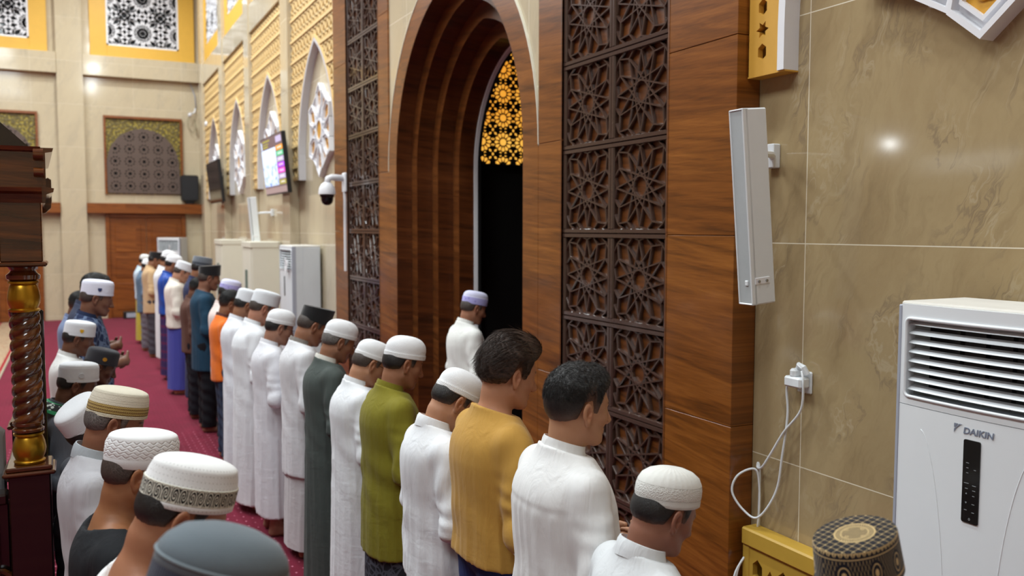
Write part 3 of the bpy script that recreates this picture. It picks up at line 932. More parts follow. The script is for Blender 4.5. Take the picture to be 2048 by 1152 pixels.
        cr.build('panel_crease', M_PLAST, root, True)
    if logo:
        me = text_mesh('DAIKIN', 0.030, 0.14, 0.0008, 0.0006); me.materials.append(M_LOGO)
        o = bpy.data.objects.new('brand_lettering', me); COL.objects.link(o); o.parent = root
        o.location = (-0.033, -0.0208, gz0 - 0.078); o.rotation_euler = (PI / 2, 0, 0); o.scale = (1.0, 0.92, 1)
        g = MB(); F = lambda u, v_, q: (u, -0.0203 - q, v_); z = gz0 - 0.078
        g.prism([(-0.064, z + .026), (-0.064, z + .012), (-0.050, z + .026)], F, 0, .001)
        g.prism([(-0.064, z + .008), (-0.064, z - .003), (-0.056, z + .012), (-0.042, z + .024), (-0.036, z + .026), (-0.046, z + .026)], F, 0, .001)
        g.build('brand_emblem', M_LOGO, root)
    return root
air_con(-2.005, -1.415, 2.47, 1.962, 'big white air conditioner nearest, with dusty top, black control strip and brand lettering', logo=True, back=0.105)
air_con(-12.02, -11.26, 2.50, 1.98, 'white air conditioner with a paper scrap on its grille, just past the portal', side=plain('bluish_steel', srgb(208, 214, 220), 0.45, var=0.03))
fa = air_con(-0.305, 0.305, 2.54, 1.98, 'white air conditioner farthest away, beside the wooden door corner')
fa.location = (-22.45, 2.02, 0); fa.rotation_euler = (0, 0, math.radians(50))
for (x, y, z, s_, lab) in ((-11.32, 2.462, 1.77, 1.0, 'white paper scrap stuck to the grille of the air conditioner past the portal'), (-22.10, 2.03, 1.77, 1.0, 'white paper scrap stuck to the grille of the farthest air conditioner')):
    m = MB(); m.add([(x, y, z), (x - 0.10, y - 0.02, z + 0.05), (x - 0.16, y - 0.015, z - 0.07), (x - 0.05, y - 0.03, z - 0.17), (x - 0.02, y - 0.01, z - 0.04)], [(0, 1, 4), (1, 2, 4), (2, 3, 4), (0, 4, 3)])
    m.add([(x, y + .002, z), (x - 0.10, y - 0.018, z + 0.05), (x - 0.16, y - 0.013, z - 0.07), (x - 0.05, y - 0.028, z - 0.17), (x - 0.02, y - 0.008, z - 0.04)], [(4, 1, 0), (4, 2, 1), (4, 3, 2), (3, 4, 0)])
    tag(m.build('paper_scrap', M_WHITE), lab, 'paper')

def cabinet(x0, x1, yf, h, label):
    xm = (x0 + x1) / 2; w = (x1 - x0) / 2; D = YW - 0.02 - yf
    root = empty('cream_cabinet', (xm, yf, 0), label, 'cabinet', 'tall cream cabinets along the long wall')
    c = MB(); c.cbox((-w, 0.02, 0.06), (w, D, h), 0.008); c.cbox((-w + .02, 0.04, 0), (w - .02, D - .02, 0.06), 0.003); c.build('body', M_CREAM, root)
    for sg in (-1, 1):
        d = MB(); d.cbox((min(0, sg * (w - .01)) + .004, 0.0, 0.09), (max(0, sg * (w - .01)) - .004, 0.022, h - 0.10), 0.004); do = d.build('door', M_CREAM, root)
        hd = MB(); hd.cbox((sg * 0.05 - 0.014, -0.018, 0.75), (sg * 0.05 + 0.014, 0.0, 1.55), 0.004); hd.build('handle', plain('dull_green_metal', srgb(110, 124, 116), 0.4), do)
    t = MB(); t.cbox((-w - .01, -0.012, h - 0.085), (w + .01, D, h + 0.01), 0.008); t.build('top_cap', M_CREAM, root)
cabinet(-14.56, -13.80, 2.43, 1.985, 'tall cream cabinet nearer of the two, under the lit television')
cabinet(-17.60, -16.83, 2.43, 1.985, 'tall cream cabinet farther of the two, behind the nearer one')

def column_speaker(x, yc, zc, label, L=0.84, W=0.092, D=0.13, tilt=0.09, yawz=0.0, bx=-0.155, bz=0.24):
    root = empty('column_speaker', (x, YW, zc), label, 'speaker', 'white column speakers')
    T = Matrix.Translation((0, yc - YW, 0)) @ Matrix.Rotation(yawz, 4, 'Z') @ Matrix.Rotation(tilt, 4, 'X')
    def put(mb, name, mat, smooth=False, par=root):
        o = mb.build(name, mat, par, smooth); o.data.transform(T); return o
    b = MB(); b.cbox((-W/2, -D/2 + .012, -L/2), (W/2, D/2, L/2), 0.006)
    b.cbox((-W/2, -D/2, -L/2), (-W/2 + .008, -D/2 + .03, L/2), 0.003); b.cbox((W/2 - .008, -D/2, -L/2), (W/2, -D/2 + .03, L/2), 0.003)
    b.cbox((-W/2, -D/2, -L/2), (W/2, -D/2 + .03, -L/2 + .008), 0.003); b.cbox((-W/2, -D/2, L/2 - .008), (W/2, -D/2 + .03, L/2), 0.003)
    put(b, 'case', M_PLAST)
    g = MB(); g.box((-W/2 + .007, -D/2 + .004, -L/2 + .007), (W/2 - .007, -D/2 + .016, L/2 - .007)); put(g, 'grille', M_GRILLE)
    g = MB(); g.cbox((0.004, -D/2 - .001, -L/2 + .085), (0.022, -D/2 + .006, -L/2 + .107), 0.002); put(g, 'maker_badge', M_PLAST)
    s = MB(); s.cbox((W/2 - .002, -0.045, -L/2 + .088), (W/2 + .003, 0.035, -L/2 + .118), 0.002); sk = put(s, 'socket_plate', M_WHITE)
    s = MB()
    for y in (-0.026, 0.016):
        s = MB(); s.lathe([(0.0, 0), (0.006, 0), (0.006, 0.006), (0.003, 0.007)], 10, (W/2 + .002, y, -L/2 + .102), axis='x')
        o = s.build('screw_head', M_STEEL, sk); o.data.transform(T)
    br = MB(); br.tube([(bx, -0.02, bz), (bx * .5, (yc - YW + D/2) * .5, bz), (0, yc - YW + D/2 - .02, bz - .01)], 0.016, 8); br.cbox((bx - 0.03, -0.045, bz - .055), (bx + 0.03, 0.0, bz + .055), 0.004)
    br.build('wall_bracket', M_PLAST, root)
    return root
column_speaker(-2.897, 2.625, 2.295, 'large white column speaker tilted on a wall bracket beside the teak portal', yawz=-0.04)
column_speaker(-14.55, 2.62, 2.34, 'small far white column speaker on the wall below the lit television', L=0.74, tilt=0.08, bx=0.2, bz=0.12)

def tv(x, y, zc, label, on=True, W=1.5, Hh=0.84, tilt=0.10):
    root = empty('television', (x, y, zc), label, 'television', 'wall televisions')
    T = Matrix.Rotation(tilt, 4, 'X')
    def put(mb, name, mat, par=root):
        o = mb.build(name, mat, par); o.data.transform(T); return o
    b = MB(); b.cbox((-W/2, -0.03, -Hh/2), (W/2, 0.03, Hh/2), 0.006); b.cbox((-W*.3, 0.03, -Hh*.35), (W*.3, 0.06, Hh*.3), 0.01); put(b, 'casing', M_BLACK)
    f = lambda u, v, d: (u, -0.0305 - d, v)
    a, c = W/2 - 0.014, Hh/2 - 0.014
    sc = MB(); sc.prism([(-a, -c), (a, -c), (a, c), (-a, c)], f, 0, 0.001)
    so = put(sc, 'screen', SCRN if on else M_GLOSSB)
    if on:
        ims = {}
        def rect(name, u0, u1, v0, v1, mat, d=0.0012):
            m = MB(); m.prism([(u0, v0), (u1, v0), (u1, v1), (u0, v1)], f, d, d + 0.0006); o = put(m, name, mat, so); return o
        rect('picture_area', -a, a * 0.36, -c * 0.72, c * 0.60, E_SKY)
        m = MB(); rnd = random.Random(4)
        for i in range(60):
            u = -a + rnd.random() * a * 1.3; v = -c * 0.70 + (rnd.random() ** 2) * c * 0.75; r = 0.012 + 0.02 * rnd.random()
            m.prism([(u + r * math.cos(2 * PI * k / 7), v + r * math.sin(2 * PI * k / 7)) for k in range(7)], f, 0.0019, 0.0022)
        put(m, 'picture_detail', E_BLUE, so)
        rows = [E_ORANGE, E_GREEN, E_LILAC, E_PURPLE, E_PINK, E_LILAC, E_OLIVE]
        for i, mt in enumerate(rows):
            v1 = c * 0.62 - i * c * 0.195
            rect('time_row', a * 0.40, a, v1 - c * 0.165, v1, mt)
            m = MB()
            for k in range(4): m.prism([(a * (.55 + .09 * k), v1 - c * .11), (a * (.60 + .09 * k), v1 - c * .11), (a * (.60 + .09 * k), v1 - c * .05), (a * (.55 + .09 * k), v1 - c * .05)], f, .0019, .0022)
            put(m, 'row_lettering', E_WHITE, so)
        m = MB()
        for (u0, u1, v0, v1) in ((-a * .8, -a * .1, c * .86, c * .92), (-a * .8, -a * .25, c * .76, c * .80), (-a * .8, -a * .3, c * .66, c * .72)): m.prism([(u0, v0), (u1, v0), (u1, v1), (u0, v1)], f, .0012, .0018)
        put(m, 'header_lettering', E_OLIVE, so)
        rect('clock_patch', a * .45, a * .95, c * .72, c * .93, E_LILAC); rect('side_patch', -a * .97, -a * .88, c * .62, c * .9, E_SKY)
        rect('ticker_bar', -a, a, -c * .98, -c * .78, E_TAN)
    br = MB(); br.cbox((-0.12, 0.05, -0.12), (0.12, YW - y, 0.12), 0.006); br.build('wall_mount', M_BLACK, root)
    return root
SCRN = emis('screen_brown', srgb(112, 92, 96), 0.55).m
E_SKY = emis('screen_sky', srgb(206, 222, 246), 0.75).m; E_BLUE = emis('screen_blue', srgb(132, 156, 206), 0.6).m
E_ORANGE = emis('screen_orange', srgb(234, 160, 60), 0.6).m; E_GREEN = emis('screen_green', srgb(100, 200, 150), 0.6).m
E_LILAC = emis('screen_lilac', srgb(190, 180, 214), 0.55).m; E_PURPLE = emis('screen_purple', srgb(180, 70, 240), 0.6).m
E_PINK = emis('screen_pink', srgb(232, 80, 206), 0.6).m; E_OLIVE = emis('screen_olive', srgb(168, 160, 70), 0.5).m
E_TAN = emis('screen_tan', srgb(160, 138, 136), 0.55).m; E_WHITE = emis('screen_white', srgb(240, 236, 240), 0.6).m
tv(-12.78, 2.62, 3.115, 'lit wall television showing a coloured timetable beside a pale picture', W=1.48)
tv(-18.75, 2.62, 3.15, 'switched-off black wall television in the far corner bay', on=False, W=1.65)

# ptz camera on the portal edge
def ptz():
    root = empty('security_camera', (-9.66, YP, 2.72), 'white dome security camera with a black eye on the portal edge', 'camera')
    b = MB(); b.cbox((-0.06, -0.03, -0.11), (0.06, 0.0, 0.11), 0.01); b.build('wall_plate', M_WHITE, root)
    a = MB(); a.tube([(0, -0.02, 0.05), (0, -0.16, 0.055), (0, -0.20, 0.04), (0, -0.215, -0.02)], 0.036, 14); a.build('arm', M_WHITE, root, True)
    h = MB(); h.lathe([(0.03, 0.0), (0.06, -0.02), (0.085, -0.06), (0.095, -0.11), (0.096, -0.135), (0.08, -0.14)], 28, (0, -0.215, 0)); h.build('housing', M_WHITE, root, 40)
    e = MB(); e.lathe([(0.078, -0.135), (0.082, -0.16), (0.07, -0.17), (0.068, -0.20), (0.055, -0.235), (0.03, -0.255), (0.0, -0.26)], 28, (0, -0.215, 0)); e.build('eye', M_GLOSSB, root, 40)
    t = MB(); t.tube([(0.0, -0.012, -0.10), (-0.0, -0.012, -1.0)], 0.018, 8); t.build('cable_duct', M_WHITE, root)
ptz()
def bullet():
    root = empty('bullet_camera', (XE + 0.015, 2.72, 5.02), 'small white camera dangling its cable in the upper far corner', 'camera')
    c = MB(); c.tube([(0.1, 0.0, 0.06), (0.16, -0.05, 0.02), (0.24, -0.06, 0.0)], [0.03, 0.045, 0.04], 10); c.build('body', M_WHITE, root, True)
    c = MB(); c.tube([(0.01, 0.10, 0.2), (0.05, 0.08, 0.1), (0.1, 0.0, 0.06)], 0.02, 8); c.build('arm', M_WHITE, root, True)
    c = MB(); c.tube([(0.1, 0.0, 0.04), (0.1, -0.10, -0.12), (0.1, -0.09, -0.3), (0.1, 0.02, -0.42), (0.1, 0.10, -0.3), (0.1, 0.06, -0.1), (0.1, 0.10, -0.25), (0.1, 0.12, -0.5)], 0.012, 6); c.build('cable', plain('tan_cable', srgb(160, 150, 120), 0.6), root, True)
    c = MB(); c.tube([(0.02, 0.12, 0.2), (0.02, 0.10, 0.5), (0.02, -0.02, 0.85), (0.02, 0.0, 1.6)], 0.012, 6); c.build('wire', M_GREYP, root, True)
bullet()
def dome():
    root = empty('dome_camera', (-21.3, YW - 0.07, 4.62), 'small white dome camera high on the wall near the far corner', 'camera')
    c = MB(); c.lathe([(0.0, 0.0), (0.07, 0.0), (0.07, 0.05), (0.05, 0.06)], 16, (0, 0.07, 0), axis='y')
    c.v = [(x, 0.07 - (y - 0.07), z) for x, y, z in c.v]; c.build('mount', M_WHITE, root, 40)
    c = MB(); c.lathe([(0.0, -0.07), (0.05, -0.055), (0.07, 0.0), (0.05, 0.05), (0.0, 0.06)], 16, (0, 0, 0)); c.build('ball', M_WHITE, root, True)
    c = MB(); c.lathe([(0.0, -0.078), (0.028, -0.06), (0.03, -0.04)], 12, (0, -0.02, 0)); c.build('lens', M_GLOSSB, root, True)
dome()
def pa():
    root = empty('loudspeaker', (XE + 0.16, 2.62, 2.81), 'black loudspeaker standing on the wooden ledge in the far corner', 'speaker')
    b = MB(); 
    pts = []
    for (cx, cz, a0) in ((0.16, 0.66, 0), (-0.16, 0.66, 90), (-0.15, 0.14, 180), (0.15, 0.14, 270)):
        for i in range(5):
            a = math.radians(a0 + 22.5 * i); pts.append((cx + 0.05 * math.cos(a), cz + 0.06 * math.sin(a)))
    b.prism(pts, lambda u, v, d: (d, u, v), -0.13, 0.13); b.build('case', M_BLACK, root)
    g = MB(); g.prism([(u * 0.88, (v - .4) * 0.9 + .4) for u, v in pts], lambda u, v, d: (d, u, v), 0.13, 0.138); g.build('grille', plain('black_mesh', srgb(28, 28, 31), 0.7, bumpsc=300, bs=0.5), root)
    s = MB(); s.cbox((-0.08, -0.10, 0.0), (0.08, 0.10, 0.09), 0.01); s.build('foot', M_BLACK, root)
pa()
def floor_box():
    root = empty('floor_light_box', (XE + 0.3, 1.20, 0.0), 'small black box with a pale front on the carpet by the far door', 'box')
    b = MB(); b.cbox((-0.1, -0.19, 0.0), (0.1, 0.19, 0.17), 0.01); b.build('case', M_BLACK, root)
    b = MB(); b.cbox((0.098, -0.12, 0.03), (0.106, 0.15, 0.14), 0.004); b.build('front_plate', M_GREYP, root)
floor_box()

# wall socket with a bulky white adaptor and two hanging leads
def socket():
    X, Z = -2.842, 1.52
    root = empty('wall_socket', (X, YW, Z), 'white wall socket with triple adaptor on the near marble wall', 'socket')
    p = MB(); p.cbox((-0.035, -0.012, -0.05), (0.05, 0.0, 0.05), 0.006); p.build('socket_plate', M_PLAST, root)
    a = MB(); a.cbox((-0.055, -0.075, -0.022), (0.045, -0.012, 0.026), 0.008); a.build('adaptor', M_PLAST, root)
    a = MB(); a.cbox((-0.03, -0.07, 0.02), (0.005, -0.012, 0.062), 0.01); a.tube([(-0.012, -0.03, 0.05), (0.005, -0.04, 0.078), (0.03, -0.04, 0.07), (0.042, -0.03, 0.04)], 0.014, 8); a.build('plug', M_PLAST, root)
    def lead(pts, label):
        P = [Vector(q) for q in pts]; out = []
        for i in range(len(P) - 1):
            p0, p1, p2, p3 = P[max(i-1, 0)], P[i], P[i+1], P[min(i+2, len(P)-1)]
            for j in range(8):
                t = j / 8
                out.append(0.5 * ((2*p1) + (p2-p0)*t + (2*p0-5*p1+4*p2-p3)*t*t + (3*p1-p0-3*p2+p3)*t**3))
        out.append(P[-1])
        m = MB(); m.tube(out, 0.0055, 8); tag(m.build('power_lead', M_PLAST, None, True), label, 'cable', 'white leads below the socket')
    yq = YW - 0.02
    lead([(X + .03, YW - .05, Z + .055), (X + .05, YW - .06, Z + .0), (X + .03, yq - .03, Z - .12), (X - .07, yq - .03, Z - .24), (X - .15, yq - .03, Z - .36), (X - .205, yq - .03, Z - .435), (X - .255, yq - .01, Z - .45), (X - .262, yq, Z - .43), (X - .25, yq, Z - .47), (X - .25, yq, Z - .62), (X - .262, yq, Z - .80), (X - .285, YW - .115, Z - 0.95), (X - .285, YW - .115, Z - 1.2), (X - .285, YW - .115, 0.02)], 'white lead looping from the top of the adaptor down the portal edge')
    lead([(X - .05, YW - .05, Z - .01), (X - .062, YW - .045, Z - .05), (X - .058, yq - .02, Z - .16), (X - .085, yq - .02, Z - .35), (X - .12, yq - .02, Z - .53), (X - .20, yq - .05, Z - .67), (X - .27, yq - .08, Z - .65), (X - .315, yq - .11, Z - .57), (X - .30, yq - .09, Z - .49), (X - .255, yq - .03, Z - .455), (X - .242, yq - .01, Z - .52), (X - .24, yq - .01, Z - .68), (X - .262, yq - .02, Z - .82), (X - .29, YW - .13, Z - .98), (X - .295, YW - .13, Z - 1.25), (X - .295, YW - .13, 0.02)], 'white lead hanging in a wide loop from the left end of the adaptor')
socket()

# ------------------------------------------------------------ pulpit at the left
def mimbar():
    X0, Yr = -3.93, -0.105                                  # front right corner
    root = empty('pulpit', (X0, Yr, 0), 'tall dark carved pulpit with a twisted gold-banded column at the left edge', 'pulpit')
    def P(mb, name, mat, smooth=False, par=None):
        return mb.build(name, mat, par or root, smooth)
    def post(cx, cy, front=True):
        b = MB(); b.cbox((cx - 0.075, cy - 0.075, 0), (cx + 0.075, cy + 0.075, 1.205), 0.005); P(b, 'pedestal', M_MAHOGD)
        b = MB(); b.cbox((cx - 0.095, cy - 0.095, 1.205), (cx + 0.095, cy + 0.095, 1.222), 0.006); b.cbox((cx - 0.083, cy - 0.083, 1.222), (cx + 0.083, cy + 0.083, 1.242), 0.005); P(b, 'pedestal_cap', M_MAHOG)
        for (z, r, up) in ((1.242, 0.062, 1), (1.862, 0.060, -1)):
            prof = [(0.04, 0), (0.056, 0.002), (0.058, 0.010), (0.05, 0.016), (0.058, 0.035), (r, 0.058), (r - .004, 0.085), (0.050, 0.108), (0.046, 0.113), (0.056, 0.117), (0.056, 0.125), (0.04, 0.128)]
            g = MB(); g.lathe([(a, z + h) for a, h in prof], 36, (cx, cy, 0)); P(g, 'gold_bulb', M_GOLD, 50)
        g = MB(); g.lathe([(0.04, 1.370), (0.056, 1.374), (0.058, 1.384), (0.050, 1.390), (0.048, 1.394), (0.057, 1.400), (0.058, 1.410), (0.05, 1.416)], 36, (cx, cy, 0)); P(g, 'turned_ring', M_MAHOG, 50); g = MB(); g.lathe([(0.05, 1.99), (0.060, 1.996), (0.062, 2.012), (0.05, 2.022), (0.045, 2.03), (0.055, 2.045), (0.05, 2.05)], 36, (cx, cy, 0)); P(g, 'turned_ring', M_MAHOG, 50)
        n, m = 48, 210; vs = []; fs = []
        for i in range(m + 1):
            z = 1.41 + 0.456 * i / m
            for k in range(n):
                a = 2 * PI * k / n
                l = abs(math.sin(1.5 * (a + 0.0) - (z - 1.41) * 68.0)) ** 0.6
                r = 0.047 + 0.010 * l
                vs.append((cx + r * math.cos(a), cy + r * math.sin(a), z))
        for i in range(m):
            for k in range(n): fs.append((i*n+k, i*n+(k+1) % n, (i+1)*n+(k+1) % n, (i+1)*n+k))
        t = MB(); t.add(vs, fs); P(t, 'twisted_shaft', M_MAHOG, True)
        b = MB(); b.cbox((cx - 0.09, cy - 0.09, 2.048), (cx + 0.09, cy + 0.09, 2.066), 0.006); b.cbox((cx - 0.075, cy - 0.075, 2.066), (cx + 0.075, cy + 0.075, 2.305), 0.004); P(b, 'capital', M_MAHOG)
    posts = [(-0.09, -0.085), (-1.05, -0.125), (-0.09, -1.2), (-1.05, -1.2)]
    for i, (cx, cy) in enumerate(posts): post(cx, cy)
    # cornice
    c = MB()
    prof = [(0.0, 2.30), (0.015, 2.30), (0.02, 2.335), (0.045, 2.345), (0.048, 2.36), (0.02, 2.365), (0.02, 2.50), (0.045, 2.505), (0.05, 2.52), (0.0, 2.52)]
    def extr(p0, p1, nrm):
        vs = [(p0[0] + nrm[0] * a, p0[1] + nrm[1] * a, z) for a, z in prof] + [(p1[0] + nrm[0] * a, p1[1] + nrm[1] * a, z) for a, z in prof]
        n = len(prof); c.add(vs, [tuple(range(n)), tuple(range(2*n-1, n-1, -1))] + [(i, (i+1) % n, n + (i+1) % n, n + i) for i in range(n)])
    extr((-0.02, -1.29), (-0.02, -0.005), (1, 0)); extr((-0.02, -0.01), (-1.12, -0.05), (0, 1)); extr((-1.12, -1.29), (-1.12, -0.05), (-1, 0))
    c.box((-1.12, -1.29, 2.30), (-0.02, -0.03, 2.50)); P(c, 'cornice', M_MAHOG)
    for (z, r) in ((2.49, 0.022), (2.42, 0.018)):
        sc = MB(); sc.tube([(0.03, -0.03, z), (0.03, 0.005, z)], r, 14); P(sc, 'scroll_end', M_MAHOG, 40)
    k = MB(); k.prism([(0.0, 2.27), (0.03, 2.275), (0.055, 2.30), (0.06, 2.34), (0.06, 2.44), (0.045, 2.45), (0.03, 2.44), (0.03, 2.34), (0.0, 2.31)], lambda u, v, d: (-0.98 + d, -0.05 + u, v), -0.02, 0.02); P(k, 'rear_bracket', M_MAHOG)
    r = MB(); r.prism([(-1.3, 2.515), (-0.035, 2.515), (-0.165, 2.64), (-0.36, 2.80), (-0.65, 2.92), (-1.3, 2.95)], lambda u, v, d: (d, u, v), -1.05, -0.1); P(r, 'canopy', M_MAHOGD)
    # carved frieze between posts
    f = lambda u, v, d: (-0.06 + d, u, v)
    def carving(y0, y1, z0, z1, name, seed, fn):
        m = MB(); rnd = random.Random(seed)
        m.prism([(y0, z0), (y1, z0), (y1, z1), (y0, z1)], fn, 0, 0.018)
        m.ring([(y0, z0), (y1, z0), (y1, z1), (y0, z1)], [(y0 + .03, z0 + .03), (y1 - .03, z0 + .03), (y1 - .03, z1 - .03), (y0 + .03, z1 - .03)], fn, 0.018, 0.045, True)
        cx = (y0 + y1) / 2
        for i in range(7):
            for sg in (-1, 1):
                a0 = rnd.random() * 6; r0 = (z1 - z0) * (0.10 + 0.07 * rnd.random()); cu = cx + sg * (0.05 + (y1 - y0) * 0.42 * i / 7); cv = z0 + (z1 - z0) * (0.25 + 0.5 * ((i * 37) % 10) / 10)
                pts = [fn(cu + sg * r0 * (1 - t * .8) * math.cos(a0 + 5 * t), cv + r0 * (1 - t * .8) * math.sin(a0 + 5 * t), 0.022) for t in [q / 10 for q in range(11)]]
                pts = [p for p in pts]
                m.tube(pts, [0.014 * (1 - .5 * q / 10) for q in range(11)], 6)
        return P(m, name, M_MAHOG, 40)
    carving(-1.11, -0.175, 2.05, 2.30, 'carved_frieze', 3, f)
    p = MB(); p.cbox((-0.13, -1.12, 1.09), (-0.03, -0.165, 1.135), 0.008); p.cbox((-0.12, -1.12, 0.0), (-0.06, -0.165, 1.09), 0.004); p.cbox((-0.13, -1.12, 0.56), (-0.04, -0.165, 0.62), 0.006); P(p, 'front_panel', M_MAHOGD)
    carving(-0.66, -0.20, 0.66, 1.00, 'carved_panel', 5, f); carving(-1.10, -0.68, 0.66, 1.00, 'carved_panel', 6, f); carving(-0.66, -0.20, 0.08, 0.5, 'carved_panel', 7, f)
    s = MB(); s.cbox((-1.0, -0.165, 0), (-0.16, -0.125, 1.15), 0.004); s.cbox((-1.04, -0.18, 1.15), (-0.16, -0.115, 1.19), 0.006); P(s, 'side_panel', M_MAHOGD)
    s = MB(); s.cbox((-0.19, -0.06, 1.18), (-0.165, -0.02, 1.86), 0.004); s.cbox((-0.19, -0.06, 0.0), (-0.165, -0.02, 1.18), 0.004); P(s, 'side_stile', M_MAHOGD)
    fl = MB(); fl.cbox((-1.05, -1.2, 0.40), (-0.12, -0.17, 0.44), 0.004); P(fl, 'floor_board', M_MAHOGD)
    cu = MB(); cu.cbox((-0.46, -1.08, 0.44), (-0.20, -0.19, 1.37), 0.05); P(cu, 'grey_padded_back', plain('grey_quilted_cloth', srgb(148, 148, 152), 0.9, bumpsc=70, bs=0.4), 40)
mimbar()

r = MB(); r.cbox((-23.2, -1.63, 0.0), (-6.5, -1.03, 0.012), 0.004); tag(r.build('runner_rug', rugmat()), 'pale patterned runner rug lying on the crimson carpet behind the pulpit', 'rug')
b = MB(); b.cbox((-6.35, 3.75, 0.0), (-5.75, 4.25, 0.42), 0.05); b.cbox((-6.35, 4.2, 0.3), (-5.75, 4.32, 0.95), 0.04); tag(b.build('black_seat', plain('black_leather', srgb(26, 25, 27), 0.35, bumpsc=40, bs=0.2), None, 40), 'low black padded seat inside the dark prayer niche', 'seat')
# ------------------------------------------------------------ implicit surfaces -> one continuous mesh
class Field:
    def __init__(s, xs, ys, zs):
        s.ax = [np.asarray(a, np.float32) for a in (xs, ys, zs)]
        s.F = np.full([len(a) for a in s.ax], 1.0, np.float32)
    def sl(s, lo, hi):
        out = []
        for a, l, h in zip(s.ax, lo, hi):
            i, j = np.searchsorted(a, l), np.searchsorted(a, h)
            if j - i < 2: return None
            out.append(slice(i, j))
        return tuple(out)
    def grid(s, k):
        return (s.ax[0][k[0]][:, None, None], s.ax[1][k[1]][None, :, None], s.ax[2][k[2]][None, None, :])
    def put(s, fn, lo, hi, k=0.01, op='add'):
        q = s.sl(lo, hi)
        if q is None: return
        d = fn(*s.grid(q)); f = s.F[q]
        s.F[q] = smin(f, d, k) if op == 'add' else (-smin(-f, d, k))
def smin(a, b, k):
    if k <= 0: return np.minimum(a, b)
    h = np.maximum(k - np.abs(a - b), 0) / k
    return np.minimum(a, b) - h * h * k * 0.25
def d_cap(a, b, ra, rb):
    a = np.array(a, np.float32); b = np.array(b, np.float32); ab = b - a; L = float(ab @ ab) + 1e-12
    def fn(X, Y, Z):
        t = np.clip(((X - a[0]) * ab[0] + (Y - a[1]) * ab[1] + (Z - a[2]) * ab[2]) / L, 0, 1)
        return np.sqrt((X - a[0] - t * ab[0]) ** 2 + (Y - a[1] - t * ab[1]) ** 2 + (Z - a[2] - t * ab[2]) ** 2) - (ra + (rb - ra) * t)
    return fn
def d_ell(c, r, R=None):
    c = np.array(c, np.float32); r = np.array(r, np.float32)
    def fn(X, Y, Z):
        x, y, z = X - c[0], Y - c[1], Z - c[2]
        if R is not None:
            x, y, z = (R[0][0]*x + R[1][0]*y + R[2][0]*z, R[0][1]*x + R[1][1]*y + R[2][1]*z, R[0][2]*x + R[1][2]*y + R[2][2]*z)
        k0 = np.sqrt((x/r[0])**2 + (y/r[1])**2 + (z/r[2])**2); k1 = np.sqrt((x/r[0]**2)**2 + (y/r[1]**2)**2 + (z/r[2]**2)**2)
        return k0 * (k0 - 1) / np.maximum(k1, 1e-6)
    return fn
def put_cap(F, a, b, ra, rb, k=0.02, op='add', m=0.05):
    lo = [min(p, q) - max(ra, rb) - m for p, q in zip(a, b)]; hi = [max(p, q) + max(ra, rb) + m for p, q in zip(a, b)]
    F.put(d_cap(a, b, ra, rb), lo, hi, k, op)
def put_ell(F, c, r, k=0.02, op='add', R=None, m=0.05):
    rr = max(r) if R is not None else None
    F.put(d_ell(c, r, R), [a - (rr or b) - m for a, b in zip(c, r)], [a + (rr or b) + m for a, b in zip(c, r)], k, op)

def surface(F):
    f = F.F; nx, ny, nz = f.shape; ins = f < 0
    cnt = np.zeros((nx-1, ny-1, nz-1), np.uint8)
    for i in (0, 1):
        for j in (0, 1):
            for k in (0, 1): cnt += ins[i:nx-1+i, j:ny-1+j, k:nz-1+k]
    act = (cnt > 0) & (cnt < 8)
    C = np.argwhere(act); n = len(C)
    idx = np.full(act.shape, -1, np.int64); idx[tuple(C.T)] = np.arange(n)
    acc = np.zeros((n, 3)); num = np.zeros(n)
    cor = [(i, j, k) for i in (0, 1) for j in (0, 1) for k in (0, 1)]
    val = {c: f[C[:, 0]+c[0], C[:, 1]+c[1], C[:, 2]+c[2]] for c in cor}
    pos = [[F.ax[a][C[:, a]], F.ax[a][C[:, a]+1]] for a in range(3)]
    for c in cor:
        for ax in range(3):
            if c[ax]: continue
            e = list(c); e[ax] = 1; e = tuple(e)
            v0, v1 = val[c], val[e]; m = (v0 < 0) != (v1 < 0)
            t = np.where(m, v0 / np.where(m, v0 - v1, 1), 0)
            for a in range(3):
                p = pos[a][0] + t * (pos[a][1] - pos[a][0]) if a == ax else pos[a][c[a]]
                acc[:, a] += np.where(m, p, 0)
            num += m
    V = acc / num[:, None]
    Q_ = []
    for ax in range(3):
        u, v = [(1, 2), (2, 0), (0, 1)][ax]
        a = np.moveaxis(ins, ax, 0); ch = np.moveaxis(a[:-1] != a[1:], 0, ax)
        E = np.argwhere(ch); ok = np.ones(len(E), bool)
        for w_ in (u, v): ok &= (E[:, w_] > 0) & (E[:, w_] < f.shape[w_] - 1)
        E = E[ok]
        if not len(E): continue
        s_in = ins[tuple(E.T)]
        def cell(du, dv):
            P = E.copy(); P[:, u] += du; P[:, v] += dv; return idx[tuple(P.T)]
        q = np.stack([cell(-1, -1), cell(0, -1), cell(0, 0), cell(-1, 0)], 1)
        q[~s_in] = q[~s_in][:, ::-1]
        Q_.append(q)
    return V, np.concatenate(Q_)
def to_mesh(name, V, Qd, tint=None):
    me = bpy.data.meshes.new(name)
    me.vertices.add(len(V)); me.vertices.foreach_set('co', np.ascontiguousarray(V, np.float32).ravel())
    me.loops.add(Qd.size); me.loops.foreach_set('vertex_index', Qd.astype(np.int32).ravel())
    me.polygons.add(len(Qd)); me.polygons.foreach_set('loop_start', np.arange(0, Qd.size, 4, dtype=np.int32))
    me.polygons.foreach_set('use_smooth', np.ones(len(Qd), bool))
    me.update(calc_edges=True); me.validate()
    if tint is not None:
        at = me.color_attributes.new('tint', 'FLOAT_COLOR', 'POINT')
        at.data.foreach_set('color', np.concatenate([tint, np.ones((len(tint), 1))], 1).astype(np.float32).ravel())
    return me
